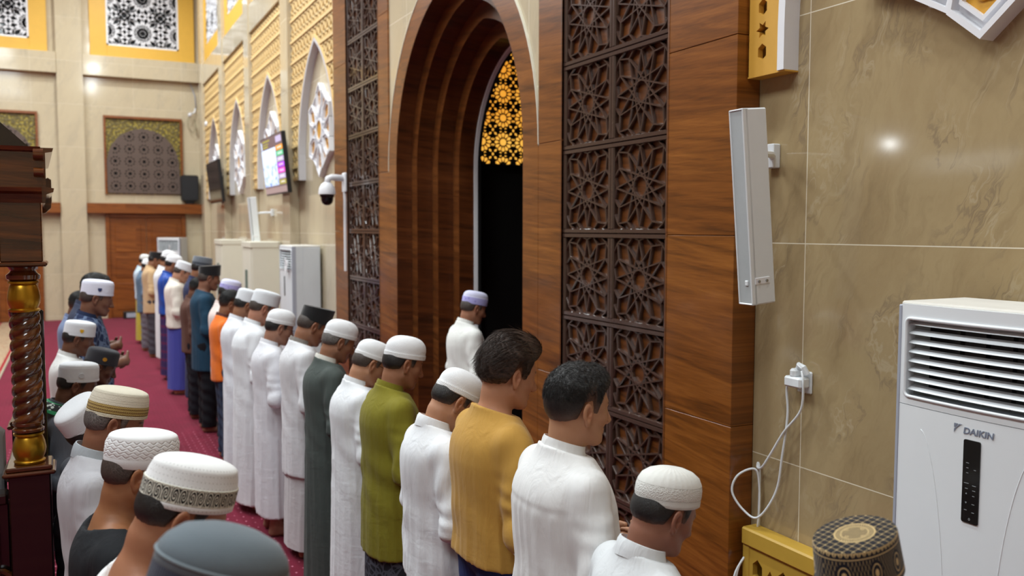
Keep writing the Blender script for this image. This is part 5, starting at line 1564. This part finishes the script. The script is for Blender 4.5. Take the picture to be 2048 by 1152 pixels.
def cap_cloth(c, mode='knit', c2=None):
    def mk():
        b_ = srgb(*c); m = Mat('cap_%s_%d_%d_%d' % ((mode,) + c), b_, 0.85, spec=0.2); p = m.pos(); X, Y, Z = m.xyz(p)
        th = X.atan2(Y); m.b.inputs['Sheen Weight'].default_value = 0.15
        n = m.noise(p, 30, 3)
        col = m.mix(n, tuple(x * .94 for x in b_), tuple(min(1, x * 1.04) for x in b_))
        if mode == 'knit':
            h = (th * 60.0).sin() * (Z * 900.0).sin(); m.bump(h * 0.6 + m.noise(p, 220, 2), 0.35, 0.002)
        elif mode == 'eyelet':
            fu = (th * 9.0).fract() - 0.5; fv = (Z / 0.013).fract() - 0.5
            d = (fu * fu + fv * fv).sqrt(); hole = d.lt(0.13)
            r = (X * X + Y * Y).sqrt()
            col = m.mix(hole * 0.4 * (X * X + Y * Y).sqrt().gt(0.045), col, srgb(140, 138, 136)); m.bump(m.noise(p, 260, 2) - hole, 0.25, 0.002)
        elif mode == 'woven':
            rows = (Z / 0.0105); ph = rows.floor() * 1.5708
            zig = ((th * 22.0 + ph).sin() * 0.32 + rows.fract() - 0.5).abs()
            band = Z.gt(0.030) * Z.lt(0.083); low = (th * 150.0 + Z * 1500.0).sin() * Z.lt(0.028)
            m.bump((zig.smooth(0.0, 0.35)) * band + low * 0.2 + m.noise(p, 200, 2) * 0.15, 0.5, 0.004)
        elif mode == 'perf':
            r = (X * X + Y * Y).sqrt(); row = Z / 0.0085
            fu = (th * 24.0).fract() - 0.5; fv = row.fract() - 0.5
            dot = (fu.abs() + fv.abs()).lt(0.30) * ((row.floor()).mod(3.0)).lt(1.5)
            col = m.mix(dot * 0.5, col, srgb(150, 140, 116)); m.bump(dot * -1.0 + m.noise(p, 180, 2), 0.35, 0.003)
        elif mode == 'goldband':
            fu = ((th * 70.0).sin() * (Z * 1200.0).sin()); st = (Z * 560.0).sin()
            col = m.mix(fu.gt(0.1), srgb(150, 122, 66), srgb(186, 160, 100)); col = m.mix(st.gt(0.75), col, srgb(112, 84, 44)); m.bump(fu + st, 0.5, 0.003)
        elif mode == 'scroll':
            u = th * 4.6; v = (Z - 0.016) / 0.038
            fu = (u.fract() - 0.5); up = ((u.floor()).mod(2.0)) - 0.5
            rr = ((fu * fu * 1.4) + (v - 0.5) * (v - 0.5)).sqrt(); an = fu.atan2(v - 0.5)
            sp = (rr * 26.0 + an * (up * 4.0) ).sin(); nz = m.noise(p, 90, 2, 0.5, 1.5)
            dk = (sp + (nz - 0.5) * 3.0).gt(-0.1); edge = v.lt(0.08).mx(v.gt(0.92))
            col = m.mix(dk * (1.0 - edge), srgb(206, 204, 190), srgb(34, 33, 32)); m.bump(sp, 0.4, 0.002)
        elif mode == 'crochet':
            v = m.vor(p, 260); star = m.vor(p, 42)
            lo = (th * 130.0 + Z * 900.0).sin() * Z.lt(0.024); mid = Z.gt(0.024) * Z.lt(0.062)
            m.bump(v * mid * 1.2 + star.lt(0.12) * mid * 0.8 + lo * 0.35 + (th * 26.0).sin() * Z.gt(0.062) * 0.10 + m.noise(p, 90, 3) * 0.4, 0.55, 0.003)
            seam = (Z - 0.062).abs().lt(0.0009).mx((Z - 0.024).abs().lt(0.001)); col = m.mix(seam * 0.5, col, srgb(140, 138, 132))
        elif mode == 'felt':
            m.bump(m.noise(p, 320, 3), 0.35, 0.002)
        elif mode == 'ribs':
            m.bump((th * 60.0 + Z * 700.0).sin() * (th * 60.0 - Z * 700.0).sin() + m.noise(p, 260, 2) * .5, 0.5, 0.004)
        elif mode == 'velvet':
            m.b.inputs['Sheen Weight'].default_value = 0.4; m.bump(m.noise(p, 500, 2), 0.25, 0.001)
        elif mode == 'lilac':
            mo = m.vor(p, 34); col = m.mix(Z.lt(0.052), col, m.mix(mo.lt(0.3) * 0.5, srgb(*c2), srgb(120, 108, 190))); m.bump(m.noise(p, 250, 2), 0.25, 0.002)
        elif mode == 'songket':
            top = Z.gt(0.0975); r = (X * X * 1.5 + Y * Y).sqrt()
            s_ = 0.0165; gx = ((X + Y * 0.08) / s_).fract() - 0.5; gy = (Y / s_).fract() - 0.5
            line = gx.abs().gt(0.472).mx(gy.abs().gt(0.472)); dia = ((gx.abs() - 0.5).abs() + (gy.abs() - 0.5).abs()).lt(0.15)
            g = line.mx(dia)
            zig = ((th * 8.2 + (r * 420.0).sin() * 0.35 ).fract() - 0.5).abs().gt(0.24)
            zr = r.gt(0.033) * r.lt(0.0465); rim = (r - 0.048).abs().lt(0.0018).mx((r - 0.0325).abs().lt(0.0012))
            inn = r.lt(0.032); q = X.abs().gt(Y.abs()); st = m.mix(q, ((X * 2400.0).sin()) .gt(-0.2).k, ((Y * 2400.0).sin()).gt(-0.2).k)
            dx = X.abs() - 0.0235; dy = Y.abs() - 0.025; e1 = (dx * dx + Y * Y).sqrt(); e2 = (dy * dy + X * X).sqrt(); ey = e1.mn(e2)
            sg = S(m.t, st)
            gold = g * r.gt(0.049)
            gold = gold.mx(zr * zig).mx(rim).mx(inn * (sg * 0.75)).mx(ey.lt(0.0042)) * (1.0 - ey.lt(0.0018))
            # side: a crown of lobes, then a fine net and roundels
            v = Z / 0.10; lob = ((th * 7.5).fract() - 0.5).abs(); cr = (v - 0.86 - lob * 0.22).gt(0.0) * (lob * 3.0 + 0.86 - v).gt(0.16)
            ln = ((v - 0.83).abs().lt(0.012)).mx((v - 0.97).abs().lt(0.014)).mx((v - 0.14).abs().lt(0.02))
            nu = (th * 12.0 + v * 4.0).fract() - 0.5; nv = (th * 12.0 - v * 4.0).fract() - 0.5
            net = (nu.abs().gt(0.47).mx(nv.abs().gt(0.47)).mx((nu.abs() + nv.abs()).gt(0.88))) * v.lt(0.8)
            ro = (th * 1.3).fract() - 0.5; rd = (ro * ro * 1.6 + (v - 0.45) * (v - 0.45)).sqrt()
            rdl = rd.lt(0.22) * (1.0 - ((rd - 0.14).abs().lt(0.05)))
            side = cr.mx(ln).mx(net * rd.gt(0.30)).mx(rdl)
            col = m.mix(top * gold + (1.0 - top) * side, srgb(26, 26, 34), srgb(198, 172, 122)); m.bump(top * gold + (1.0 - top) * side, 0.4, 0.0015)
        m.color(col); return m.m
    return memo(('cap', c, mode, c2), mk)

RX, RY = .0815, .1025
def rev(prof, n=72, rx=RX, ry=RY, front=0.0):
    """oval turned cap; prof = (radius factor, height); front raises the forehead side"""
    mb = MB(); vs = []
    for r, z in prof:
        for k in range(n):
            a = 2 * PI * k / n
            y = r * ry * math.cos(a); vs.append((r * rx * math.sin(a), y, z * (1 + front * y / ry)))
    m = len(prof); fs = [(i*n+k, i*n+(k+1) % n, (i+1)*n+(k+1) % n, (i+1)*n+k) for i in range(m-1) for k in range(n)]
    fs += [tuple((m-1)*n+k for k in range(n)), tuple(range(n-1, -1, -1))]
    mb.add(vs, fs); return mb
def dome(z0, r0, z1, r1, zt, n=10, p=0.5):
    """smooth shoulder from the side wall to the crown"""
    out = []
    for i in range(n + 1):
        t = i / n; out.append((r1 * math.cos(t * PI / 2) ** p if t < 1 else 0.012, z1 + (zt - z1) * math.sin(t * PI / 2)))
    return [(r0, z0)] + out
def badge_mesh(z, th, kind):
    mb = MB(); pts = [(-.011, .010), (-.005, .013), (0, .011), (.005, .013), (.011, .010), (.010, -.003), (.005, -.010), (0, -.013), (-.005, -.010), (-.010, -.003)] if kind == 'shield' else [(.012 * math.cos(PI / 8 * k), .013 * math.sin(PI / 8 * k)) for k in range(16)]
    def on(u, v, d):
        a = th + u / .09; return ((RX * 1.045 + d) * math.sin(a), (RY * 1.045 + d) * math.cos(a), z + v)
    mb.prism(pts, on, -.002, .0022); return mb
def cap_parts(kind):
    """list of (part name, mesh, material); the first one is the cap itself"""
    W = (232, 233, 236)
    if kind == 'kufi':
        return [('cap', rev([(.96, .004), (1.0, 0), (1.03, .004), (1.035, .022), (1.02, .026)] + dome(.03, 1.02, .040, 1.015, .108, 12, .72)).mesh('kufi', True), cap_cloth(W, 'knit')), ('band', rev([(1.02, .0), (1.05, .002), (1.052, .021), (1.02, .024)]).mesh('kufi_band', 40), cap_cloth((240, 241, 243), 'ribs'))]
    if kind in ('flat', 'flat_shield_blue', 'flat_shield_gold', 'flat_round', 'dark_round'):
        dark = kind == 'dark_round'; c = (58, 58, 64) if dark else ((226, 228, 244) if kind == 'flat_shield_blue' else (224, 227, 232))
        pr = [(.96, .004), (1.0, 0), (1.02, .002), (1.035, .012), (1.03, .030), (1.015, .074), (1.01, .080), (.985, .086)] + [(.985 * math.cos(t * PI / 2) ** .55 if t < 1 else .012, .086 + .022 * math.sin(t * PI / 2)) for t in [i / 10 for i in range(1, 11)]]
        o = [('cap', rev(pr).mesh('flat_cap', 50), cap_cloth(c, 'felt' if not dark else 'ribs'))]
        o.append(('rim_band', rev([(1.0, .0), (1.045, .001), (1.045, .010), (1.02, .012)]).mesh('flat_rim', 40), cap_cloth(tuple(max(0, x - 8) for x in c), 'felt')))
        bc = {'flat_shield_blue': (50, 62, 104), 'flat_shield_gold': (222, 172, 40), 'flat_round': (206, 210, 216), 'dark_round': (196, 140, 44)}.get(kind)
        if bc: o.append(('badge', badge_mesh(.040, PI / 2 - .12, 'shield' if 'shield' in kind else 'round').mesh('badge'), cloth(bc, 0.5)))
        return o
    if kind in ('peci', 'songkok_grey'):
        c = (22, 21, 23) if kind == 'peci' else (108, 114, 122)
        pr = [(.97, .004), (1.0, 0), (1.02, .001), (1.03, .09), (1.025, .096), (.97, .098), (.5, .094), (.012, .093)]
        if kind == 'songkok_grey': pr = [(.97, .004), (1.0, 0), (1.04, .001), (1.045, .055), (1.03, .06), (1.0, .09), (.96, .098), (.5, .102), (.012, .102)]
        o = [('cap', rev(pr, front=.14 if kind == 'peci' else 0).mesh(kind, 40), cap_cloth(c, 'velvet'))]
        if kind == 'songkok_grey': o.append(('band', rev([(1.03, .012), (1.055, .014), (1.055, .036), (1.03, .038)]).mesh('songkok_band', 40), cap_cloth((70, 76, 86), 'ribs')))
        return o
    if kind == 'lilac':
        return [('cap', rev([(.96, .004), (1.0, 0), (1.03, .002), (1.035, .05), (1.02, .054)] + dome(.056, 1.01, .060, 1.0, .106)).mesh('lilac_cap', 50), cap_cloth((214, 214, 240), 'lilac', (172, 168, 222)))]
    if kind == 'ornate':
        pr = [(.96, .004), (1.0, 0), (1.04, .002), (1.045, .014), (1.03, .016), (1.03, .054), (1.02, .056), (.985, .074), (.945, .087)] + [(.945 * math.cos(t * PI / 2) ** .66 if t < 1 else .012, .087 + .024 * math.sin(t * PI / 2)) for t in [i / 10 for i in range(1, 11)]]
        return [('cap', rev(pr).mesh('ornate_cap', 60), cap_cloth((232, 233, 234), 'eyelet')), ('scroll_band', rev([(1.03, .015), (1.05, .016), (1.05, .054), (1.03, .055)]).mesh('scroll_band', 40), cap_cloth((196, 194, 182), 'scroll'))]
    if kind == 'woven':
        pr = [(.96, .004), (1.0, 0), (1.03, .002), (1.04, .026), (1.03, .029), (1.045, .034), (1.03, .068), (.965, .084)] + [(.965 * math.cos(t * PI / 2) ** .6 if t < 1 else .012, .084 + .020 * math.sin(t * PI / 2)) for t in [i / 10 for i in range(1, 11)]]
        return [('cap', rev(pr).mesh('woven_cap', 60), cap_cloth((230, 231, 233), 'woven'))]
    if kind == 'perf':
        pr = [(.96, .004), (1.0, 0), (1.035, .001), (1.03, .045), (1.02, .05), (.99, .070), (.945, .084)] + [(.945 * math.cos(t * PI / 2) ** .7 if t < 1 else .012, .084 + .020 * math.sin(t * PI / 2)) for t in [i / 10 for i in range(1, 11)]]
        return [('cap', rev(pr).mesh('perforated_cap', 60), cap_cloth((222, 216, 198), 'perf')), ('gold_band', rev([(1.03, .011), (1.052, .013), (1.045, .043), (1.03, .045)]).mesh('gold_band', 40), cap_cloth((170, 146, 86), 'goldband')), ('rim_band', rev([(1.0, -.001), (1.052, .0), (1.055, .010), (1.03, .012)]).mesh('cream_rim', 40), cap_cloth((226, 220, 196), 'ribs'))]
    if kind == 'crochet':
        pr = [(.95, .004), (.99, 0), (1.03, .003), (1.04, .012), (1.03, .023), (1.045, .028), (1.04, .050), (1.0, .066), (.9, .084), (.7, .098), (.45, .106), (.2, .109), (.012, .110)]
        return [('cap', rev(pr).mesh('crochet_cap', 60), cap_cloth((222, 222, 218), 'crochet'))]
    if kind == 'felt':
        pr = [(1.0, .045), (1.05, .050), (1.05, .072), (.98, .086), (.8, .104), (.5, .115), (.2, .119), (.012, .12)]
        pts = [(1.05 * RX * math.sin(2 * PI * k / 48), 1.05 * RY * math.cos(2 * PI * k / 48), .064) for k in range(48)]
        pp = MB(); pp.tube(pts, .0035, 6, True)
        return [('cap', rev(pr).mesh('felt_crown', 60), cap_cloth((98, 108, 116), 'felt')), ('knit_side', rev([(.96, .0), (1.0, -.002), (1.045, .0), (1.05, .055), (1.0, .06)]).mesh('felt_side', 40), cap_cloth((54, 58, 74), 'ribs')), ('piping', pp.mesh('felt_piping', True), cap_cloth((116, 127, 134), 'felt'))]
    if kind == 'songket':
        pr = [(.97, .004), (1.0, 0), (1.06, .001), (1.0, .094), (.985, .098), (.96, .0992), (.6, .1005), (.012, .1008)]
        return [('cap', rev(pr).mesh('songket_cap', 40), cap_cloth((26, 26, 34), 'songket'))]

# ------------------------------------------------------------ the congregation
def stripes():
    m = Mat('striped_collar', srgb(70, 58, 54), 0.8); Z = m.xyz(m.pos())[2]
    m.color(m.mix((Z * 900.0).sin().gt(0.0), srgb(58, 48, 46), srgb(176, 168, 160))); return m.m
def glasses_mesh():
    g = MB()
    for sg in (-1, 1):
        g.tube([(sg * (.033 + .021 * math.cos(a)), .100, .006 + .016 * math.sin(a)) for a in [2 * PI * i / 18 for i in range(18)]], .0012, 6, True)
        g.tube([(sg * .054, .099, .010), (sg * .074, .085, .012), (sg * .083, .02, .016), (sg * .086, -.006, .022), (sg * .084, -.022, .004)], .0014, 6)
    g.tube([(-.012, .101, .010), (0, .104, .013), (.012, .101, .010)], .0012, 6)
    return g.mesh('glasses', True)
def hm(R, O_, T=None):
    m = Matrix([[*R[r], O_[r]] for r in range(3)] + [[0, 0, 0, 1]])
    return m @ T if T is not None else m
def person(label, top, p=.4, cap='kufi', hair='crop', hc=BLK, sk=(152, 108, 82), gar='robe', gc=(226, 228, 232), wid=1.0, collar='stand', cc=None,
           lower=None, lc=(40, 40, 48), glasses=False, yaw=0.0, seed=1, res=.011, sleeve='long', fold=1.0, yoke=False, group=None, hem=None, zc=.036, ct=.12, vest=None, flare=1.0, loose=1.0, drop=0.0):
    me, (R, O_) = memo(('body', p), lambda: body_mesh('body', p))
    root = bpy.data.objects.new('person', me); COL.objects.link(root); tag(root, label, 'person', group)
    def attach(name, mesh, mat, par=None, mb=None):
        o = bpy.data.objects.new(name, mesh); COL.objects.link(o); o.parent = par or root
        if not mesh.materials: mesh.materials.append(None)
        o.material_slots[0].link = 'OBJECT'; o.material_slots[0].material = mat
        if mb is not None: o.matrix_local = mb
        return o
    if not me.materials: me.materials.append(None)
    root.material_slots[0].link = 'OBJECT'; root.material_slots[0].material = skin(sk)
    zt = yt = None
    H0 = hm(R, O_)
    if hair:
        h = memo(('hair', hair), lambda: hair_mesh('hair_' + hair, hair))
        attach('hair', h, hairmat(*hc), None, H0)
        if not cap:
            pts = [H0 @ v.co for v in h.vertices]; q = max(pts, key=lambda a: a.z); zt, yt = q.z, q.y
    if cap:
        T = H0 @ Matrix.Translation((0, -.004, zc)) @ Matrix.Rotation(ct, 4, 'X')
        co_ = None
        for nme, ms, mt in memo(('cap', cap), lambda: cap_parts(cap)):
            if co_ is None:
                co_ = attach(nme, ms, mt, None, T); pts = [T @ v.co for v in ms.vertices]; q = max(pts, key=lambda a: a.z); zt, yt = q.z, (T @ Vector((0, 0, .1))).y
            else: attach(nme, ms, mt, co_, Matrix.Identity(4))
    if zt is None: zt, yt = O_[2] + .12, O_[1]
    if glasses: attach('glasses', memo('glasses', glasses_mesh), M_BLACK, None, H0)
    HEM = hem if hem is not None else {'robe': .10, 'shirt': .62, 'tunic': .52, 'tee': .74}[gar]
    nm_ = {'robe': 'robe', 'shirt': 'shirt', 'tunic': 'tunic', 'tee': 'tee_shirt'}[gar]
    g = memo(('gar', gar, seed, p, wid, yoke, HEM, sleeve), lambda: garment('g_%s' % nm_, HEM, seed, res, wid, sleeve, fold, yoke, flare, p, loose, drop))
    go = attach(nm_, g, gc if not isinstance(gc, tuple) else cloth(gc))
    if collar:
      c = memo(('col', collar, p), lambda: collar_mesh('collar_' + collar, collar, p))
      attach('collar', c, cc if cc is not None and not isinstance(cc, tuple) else cloth(cc or (gc if isinstance(gc, tuple) else (220, 220, 222))), go)
    if vest:
        v = memo(('vest', seed, p), lambda: garment('g_vest', .80, seed, res, 1.06, 'none', .6, False, 1.0, p, 1.0))
    if lower == 'sarong': attach('sarong', memo(('sar', seed, wid), lambda: tube_mesh('sarong', .07, .95, seed, wid)), lc if not isinstance(lc, tuple) else cloth(lc))
    elif lower == 'trousers': attach('trousers', memo(('tro',), lambda: trouser_mesh('trousers', 3)), lc if not isinstance(lc, tuple) else cloth(lc))
    s = top[2] / zt
    root.scale = (s, s, s); root.rotation_euler = (0, 0, yaw)
    root.location = (top[0] + s * yt * math.sin(yaw), top[1] - s * yt * math.cos(yaw), 0)
    return root
WH = (228, 230, 234); OFF = (220, 220, 216)
FR = 'worshippers standing in the front row'; SR = 'worshippers standing in the second row'
LT = (176, 130, 102); MD = (146, 102, 76); DK = (108, 72, 54); TN = (150, 102, 70)
person('man in black and gold patterned songket cap in front of the nearest air conditioner', (-1.275, 1.454, 1.578), .05, 'songket', 'crop', ct=.26, sk=MD, gar='shirt', gc=(190, 192, 196), collar='fold', lower='trousers', seed=11, group=FR)
person('man in white crochet cap and pale shirt beside the yellow dado panel', (-1.926, 1.470, 1.541), .42, 'crochet', 'crop', ct=.27, sk=(140, 96, 78), gar='shirt', gc=(214, 217, 220), collar='fold', lower='trousers', seed=12, res=.008, group=FR, yaw=-.05)
person('bareheaded man with short black hair in white yoked shirt', (-2.408, 1.441, 1.778), .12, None, 'full', sk=(182, 136, 106), gar='shirt', gc=(226, 226, 226), collar='stand', lower='trousers', seed=13, res=.007, yoke=True, wid=1.10, group=FR, yaw=-.05, hem=.5, fold=1.1)
person('bareheaded man with swept-back hair in mustard long-sleeved tee', (-2.921, 1.478, 1.844), .25, None, 'slick', hc=BRN, sk=(180, 130, 102), gar='tee', gc=(186, 142, 66), collar='rib', lower='trousers', lc=(36, 52, 104), seed=14, res=.007, group=FR, hem=.90, fold=1.2, wid=1.06)
person('man in white shirt bowing low behind the mustard tee, mostly hidden', (-3.334, 1.47, 1.619), .62, 'kufi', 'crop', sk=LT, gar='shirt', gc=WH, collar='fold', lower='trousers', lc=(120, 118, 116), seed=15, res=.008, group=FR, hem=.76, fold=1.3)
person('man in olive green tunic and white cap', (-4.077, 1.474, 1.671), .32, 'kufi', 'crop', sk=(152, 106, 80), gar='tunic', gc=(124, 116, 32), collar='stand', lower='sarong', lc=batik('dark_batik', (38, 38, 44), (76, 78, 88)), seed=16, res=.008, group=FR, hem=.60, wid=1.08)
person('man in glasses and long white robe between the olive tunic and dark green robe', (-4.601, 1.486, 1.594), .5, 'kufi', 'crop', hc=FUZ, sk=(176, 130, 102), gar='robe', gc=WH, glasses=True, seed=17, res=.009, group=FR, wid=1.08)
person('man in long dark green robe and white cap', (-5.194, 1.467, 1.650), .42, 'kufi', 'crop', hc=GRY, sk=(144, 102, 78), gar='robe', gc=(70, 77, 74), cc=(216, 214, 206), collar='stand', seed=18, res=.009, group=FR, wid=1.06, hem=.05)
person('man in black cap and white robe with striped collar', (-5.782, 1.465, 1.693), .5, 'peci', 'crop', hc=FUZ, sk=(150, 106, 82), gar='robe', gc=(222, 222, 226), cc=stripes(), seed=19, group=FR, hem=.55, lower='sarong', lc=(206, 204, 206))
person('bearded man in glasses, white cap and white robe next to the black capped man', (-6.293, 1.328, 1.627), .35, 'kufi', 'crop', sk=(160, 118, 98), gar='robe', gc=(224, 224, 230), glasses=True, seed=20, group=FR, hem=.16)
person('broad man in white flat cap and long white robe, forehead bowed', (-6.940, 1.351, 1.730), .42, 'flat', 'crop', hc=FUZ, sk=(176, 126, 104), gar='robe', gc=WH, seed=21, wid=1.18, group=FR, hem=.07, loose=1.08)
person('man in white cap and white robe behind the broad white-robed man', (-7.638, 1.343, 1.695), .42, 'flat', 'crop', sk=MD, gar='robe', gc=(226, 228, 234), seed=22, wid=1.05, group=FR, res=.013)
person('bareheaded youth in an orange and grey shirt', (-8.513, 1.287, 1.635), .3, None, 'full', sk=MD, gar='shirt', gc=(232, 116, 36), collar='stand', cc=(96, 60, 54), lower='trousers', lc=(46, 56, 78), seed=23, group=FR, res=.013, hem=.80)
person('man in lilac cap and pale pink robe', (-9.143, 1.420, 1.693), .35, 'lilac', 'crop', sk=MD, gar='robe', gc=(232, 214, 208), seed=24, group=FR, res=.013, hem=.68, lower='trousers', lc=(34, 34, 40))
person('tall man in black cap and dark teal shirt', (-9.850, 1.303, 1.806), .2, 'peci', 'crop', hc=FUZ, sk=(140, 98, 78), gar='shirt', gc=(30, 62, 84), collar='rib', cc=(18, 18, 22), lower='trousers', lc=(20, 20, 26), seed=25, group=FR, res=.013)
person('bareheaded person in brown tunic between teal and navy clothing', (-10.6, 1.267, 1.651), .4, None, 'full', sk=DK, gar='tunic', gc=(92, 62, 52), lower='trousers', lc=(26, 26, 34), seed=26, group=FR, res=.014, hem=.78)
person('man in grey songkok and navy robe', (-11.290, 1.416, 1.867), .3, 'songkok_grey', 'crop', sk=MD, gar='robe', gc=(48, 54, 86), seed=27, group=FR, res=.014)
person('man in white cap and cream shirt over a violet-blue sarong', (-12.282, 1.321, 1.781), .5, 'flat', 'crop', hc=FUZ, sk=(182, 136, 112), gar='shirt', gc=(226, 218, 206), lower='sarong', lc=(72, 76, 160), seed=28, group=FR, res=.014, hem=.84)
person('man in white cap and satin royal blue shirt', (-13.486, 1.308, 1.829), .35, 'kufi', 'crop', sk=MD, gar='shirt', gc=cloth((32, 74, 160), 0.4), cc=(32, 74, 160), lower='sarong', lc=plaid('plaid_sarong', (44, 42, 88), (110, 40, 74), (60, 60, 110)), seed=29, group=FR, res=.014, hem=.88)
person('man in white cap and long white robe left of the royal blue shirt', (-14.582, 1.343, 1.863), .35, 'kufi', 'crop', sk=MD, gar='robe', gc=(228, 230, 232), seed=20, group=FR, res=.014, hem=.16)
person('man in black cap and tan shirt over dark trousers', (-15.988, 1.256, 1.807), .35, 'peci', 'crop', sk=MD, gar='shirt', gc=(196, 164, 124), lower='trousers', lc=(70, 66, 74), seed=30, group=FR, res=.014, hem=.70)
person('person in white cap and slate blue shirt second from the far end', (-16.896, 1.190, 1.660), .35, 'kufi', 'crop', sk=MD, gar='shirt', gc=(88, 110, 132), lower='trousers', lc=(110, 104, 112), seed=30, group=FR, res=.014, hem=.70)
person('person in cream cap and pale blue shirt at the far end of the row', (-17.987, 1.224, 1.712), .35, 'crochet', 'crop', sk=MD, gar='shirt', gc=(190, 208, 222), lower='sarong', lc=(188, 170, 60), seed=28, group=FR, res=.014, hem=.84)
person('prayer leader in lilac cap and white robe alone before the pointed arch', (-6.368, 2.889, 1.707), .32, 'lilac', 'crop', hc=FUZ, sk=(156, 108, 84), gar='robe', gc=(232, 232, 228), seed=31, res=.011, wid=1.05)
# second row, seen from behind and above
person('person in grey felt cap with navy knitted side, cut off at the bottom edge', (-1.467, 0.218, 1.719), .35, 'felt', 'crop', sk=MD, gar='shirt', gc=(52, 54, 66), seed=32, group=SR, lower='trousers', ct=.0)
person('man in white cap with black scroll band and white vest', (-2.129, 0.244, 1.678), .55, 'ornate', 'crop', sk=(164, 114, 86), gar='tee', gc=(226, 228, 230), collar=None, drop=.015, seed=33, res=.009, wid=1.15, group=SR, lower='trousers', zc=.030, ct=.27)
person('man in white woven cap and black tee', (-2.741, 0.167, 1.612), .32, 'woven', 'crop', hc=FUZ, sk=TN, gar='tee', gc=(30, 32, 36), collar=None, drop=.008, seed=34, res=.009, group=SR, lower='trousers', zc=.030, ct=.2)
person('grey haired man in cream cap with gold band and pale grey shirt', (-3.461, 0.142, 1.629), .35, 'perf', 'crop', hc=GRY, sk=(142, 98, 76), gar='shirt', gc=(186, 186, 192), collar='fold', cc=(166, 173, 180), seed=35, res=.010, group=SR, lower='trousers', zc=.034)
person('child with head tilted back in pale blue stiff cap beside the pulpit', (-3.840, -0.026, 1.540), -.5, 'flat', 'crop', sk=DK, gar='shirt', gc=(70, 72, 80), seed=36, group=SR, lower='trousers', yaw=.5, wid=.85)
yf = person('youth in plain white stiff cap with a pale round badge', (-4.977, 0.004, 1.515), .38, 'flat_round', 'crop', sk=DK, gar='shirt', gc=(96, 100, 110), seed=37, group=SR, lower='trousers', zc=.03, ct=.3, wid=.88)
def scarfmat():
    m = Mat('black_green_scarf', (0.01, 0.01, 0.01), 0.8); p = m.pos(); X, Y, Z = m.xyz(p)
    r = (X * X + (Y + 0.033) * (Y + 0.033)).sqrt(); v = m.vor(p, 34)
    m.color(m.mix(r.gt(0.128).mx(r.lt(0.086)), m.mix(v.lt(0.28), srgb(16, 20, 20), srgb(206, 214, 208)), srgb(32, 132, 84))); return m.m
sf = bpy.data.objects.new('scarf', collar_mesh('scarf', 'scarf', .38)); sf.data.materials.append(scarfmat()); COL.objects.link(sf); sf.parent = yf
person('youth in dark grey cap with a gold round badge', (-5.829, 0.147, 1.484), .40, 'dark_round', 'crop', sk=(98, 64, 48), gar='shirt', gc=(52, 58, 78), seed=38, group=SR, lower='trousers', zc=.03)
person('youth in white stiff cap with a yellow shield badge and white shirt', (-6.609, 0.025, 1.578), .30, 'flat_shield_gold', 'crop', sk=(108, 72, 54), gar='shirt', gc=(216, 216, 214), seed=39, group=SR, lower='trousers', zc=.03)
person('youth in lilac white stiff cap with a navy shield badge and patterned navy shirt', (-7.314, 0.155, 1.818), .25, 'flat_shield_blue', 'crop', hc=FUZ, sk=(122, 84, 66), gar='shirt', gc=batik('navy_batik', (38, 48, 78), (96, 112, 140), 20), cc=(38, 48, 78), sleeve='short', seed=40, group=SR, lower='trousers', zc=.03)
person('bareheaded youth behind the lilac white cap, in a dark shirt', (-8.290, 0.135, 1.834), .35, None, 'full', sk=DK, gar='shirt', gc=(50, 56, 76), sleeve='short', seed=41, group=SR, lower='trousers')
person('youth in grey blue shirt at the far left end of the second row, mostly hidden', (-8.901, 0.027, 1.640), .35, None, 'full', sk=DK, gar='shirt', gc=(110, 124, 156), seed=42, group=SR, lower='trousers')
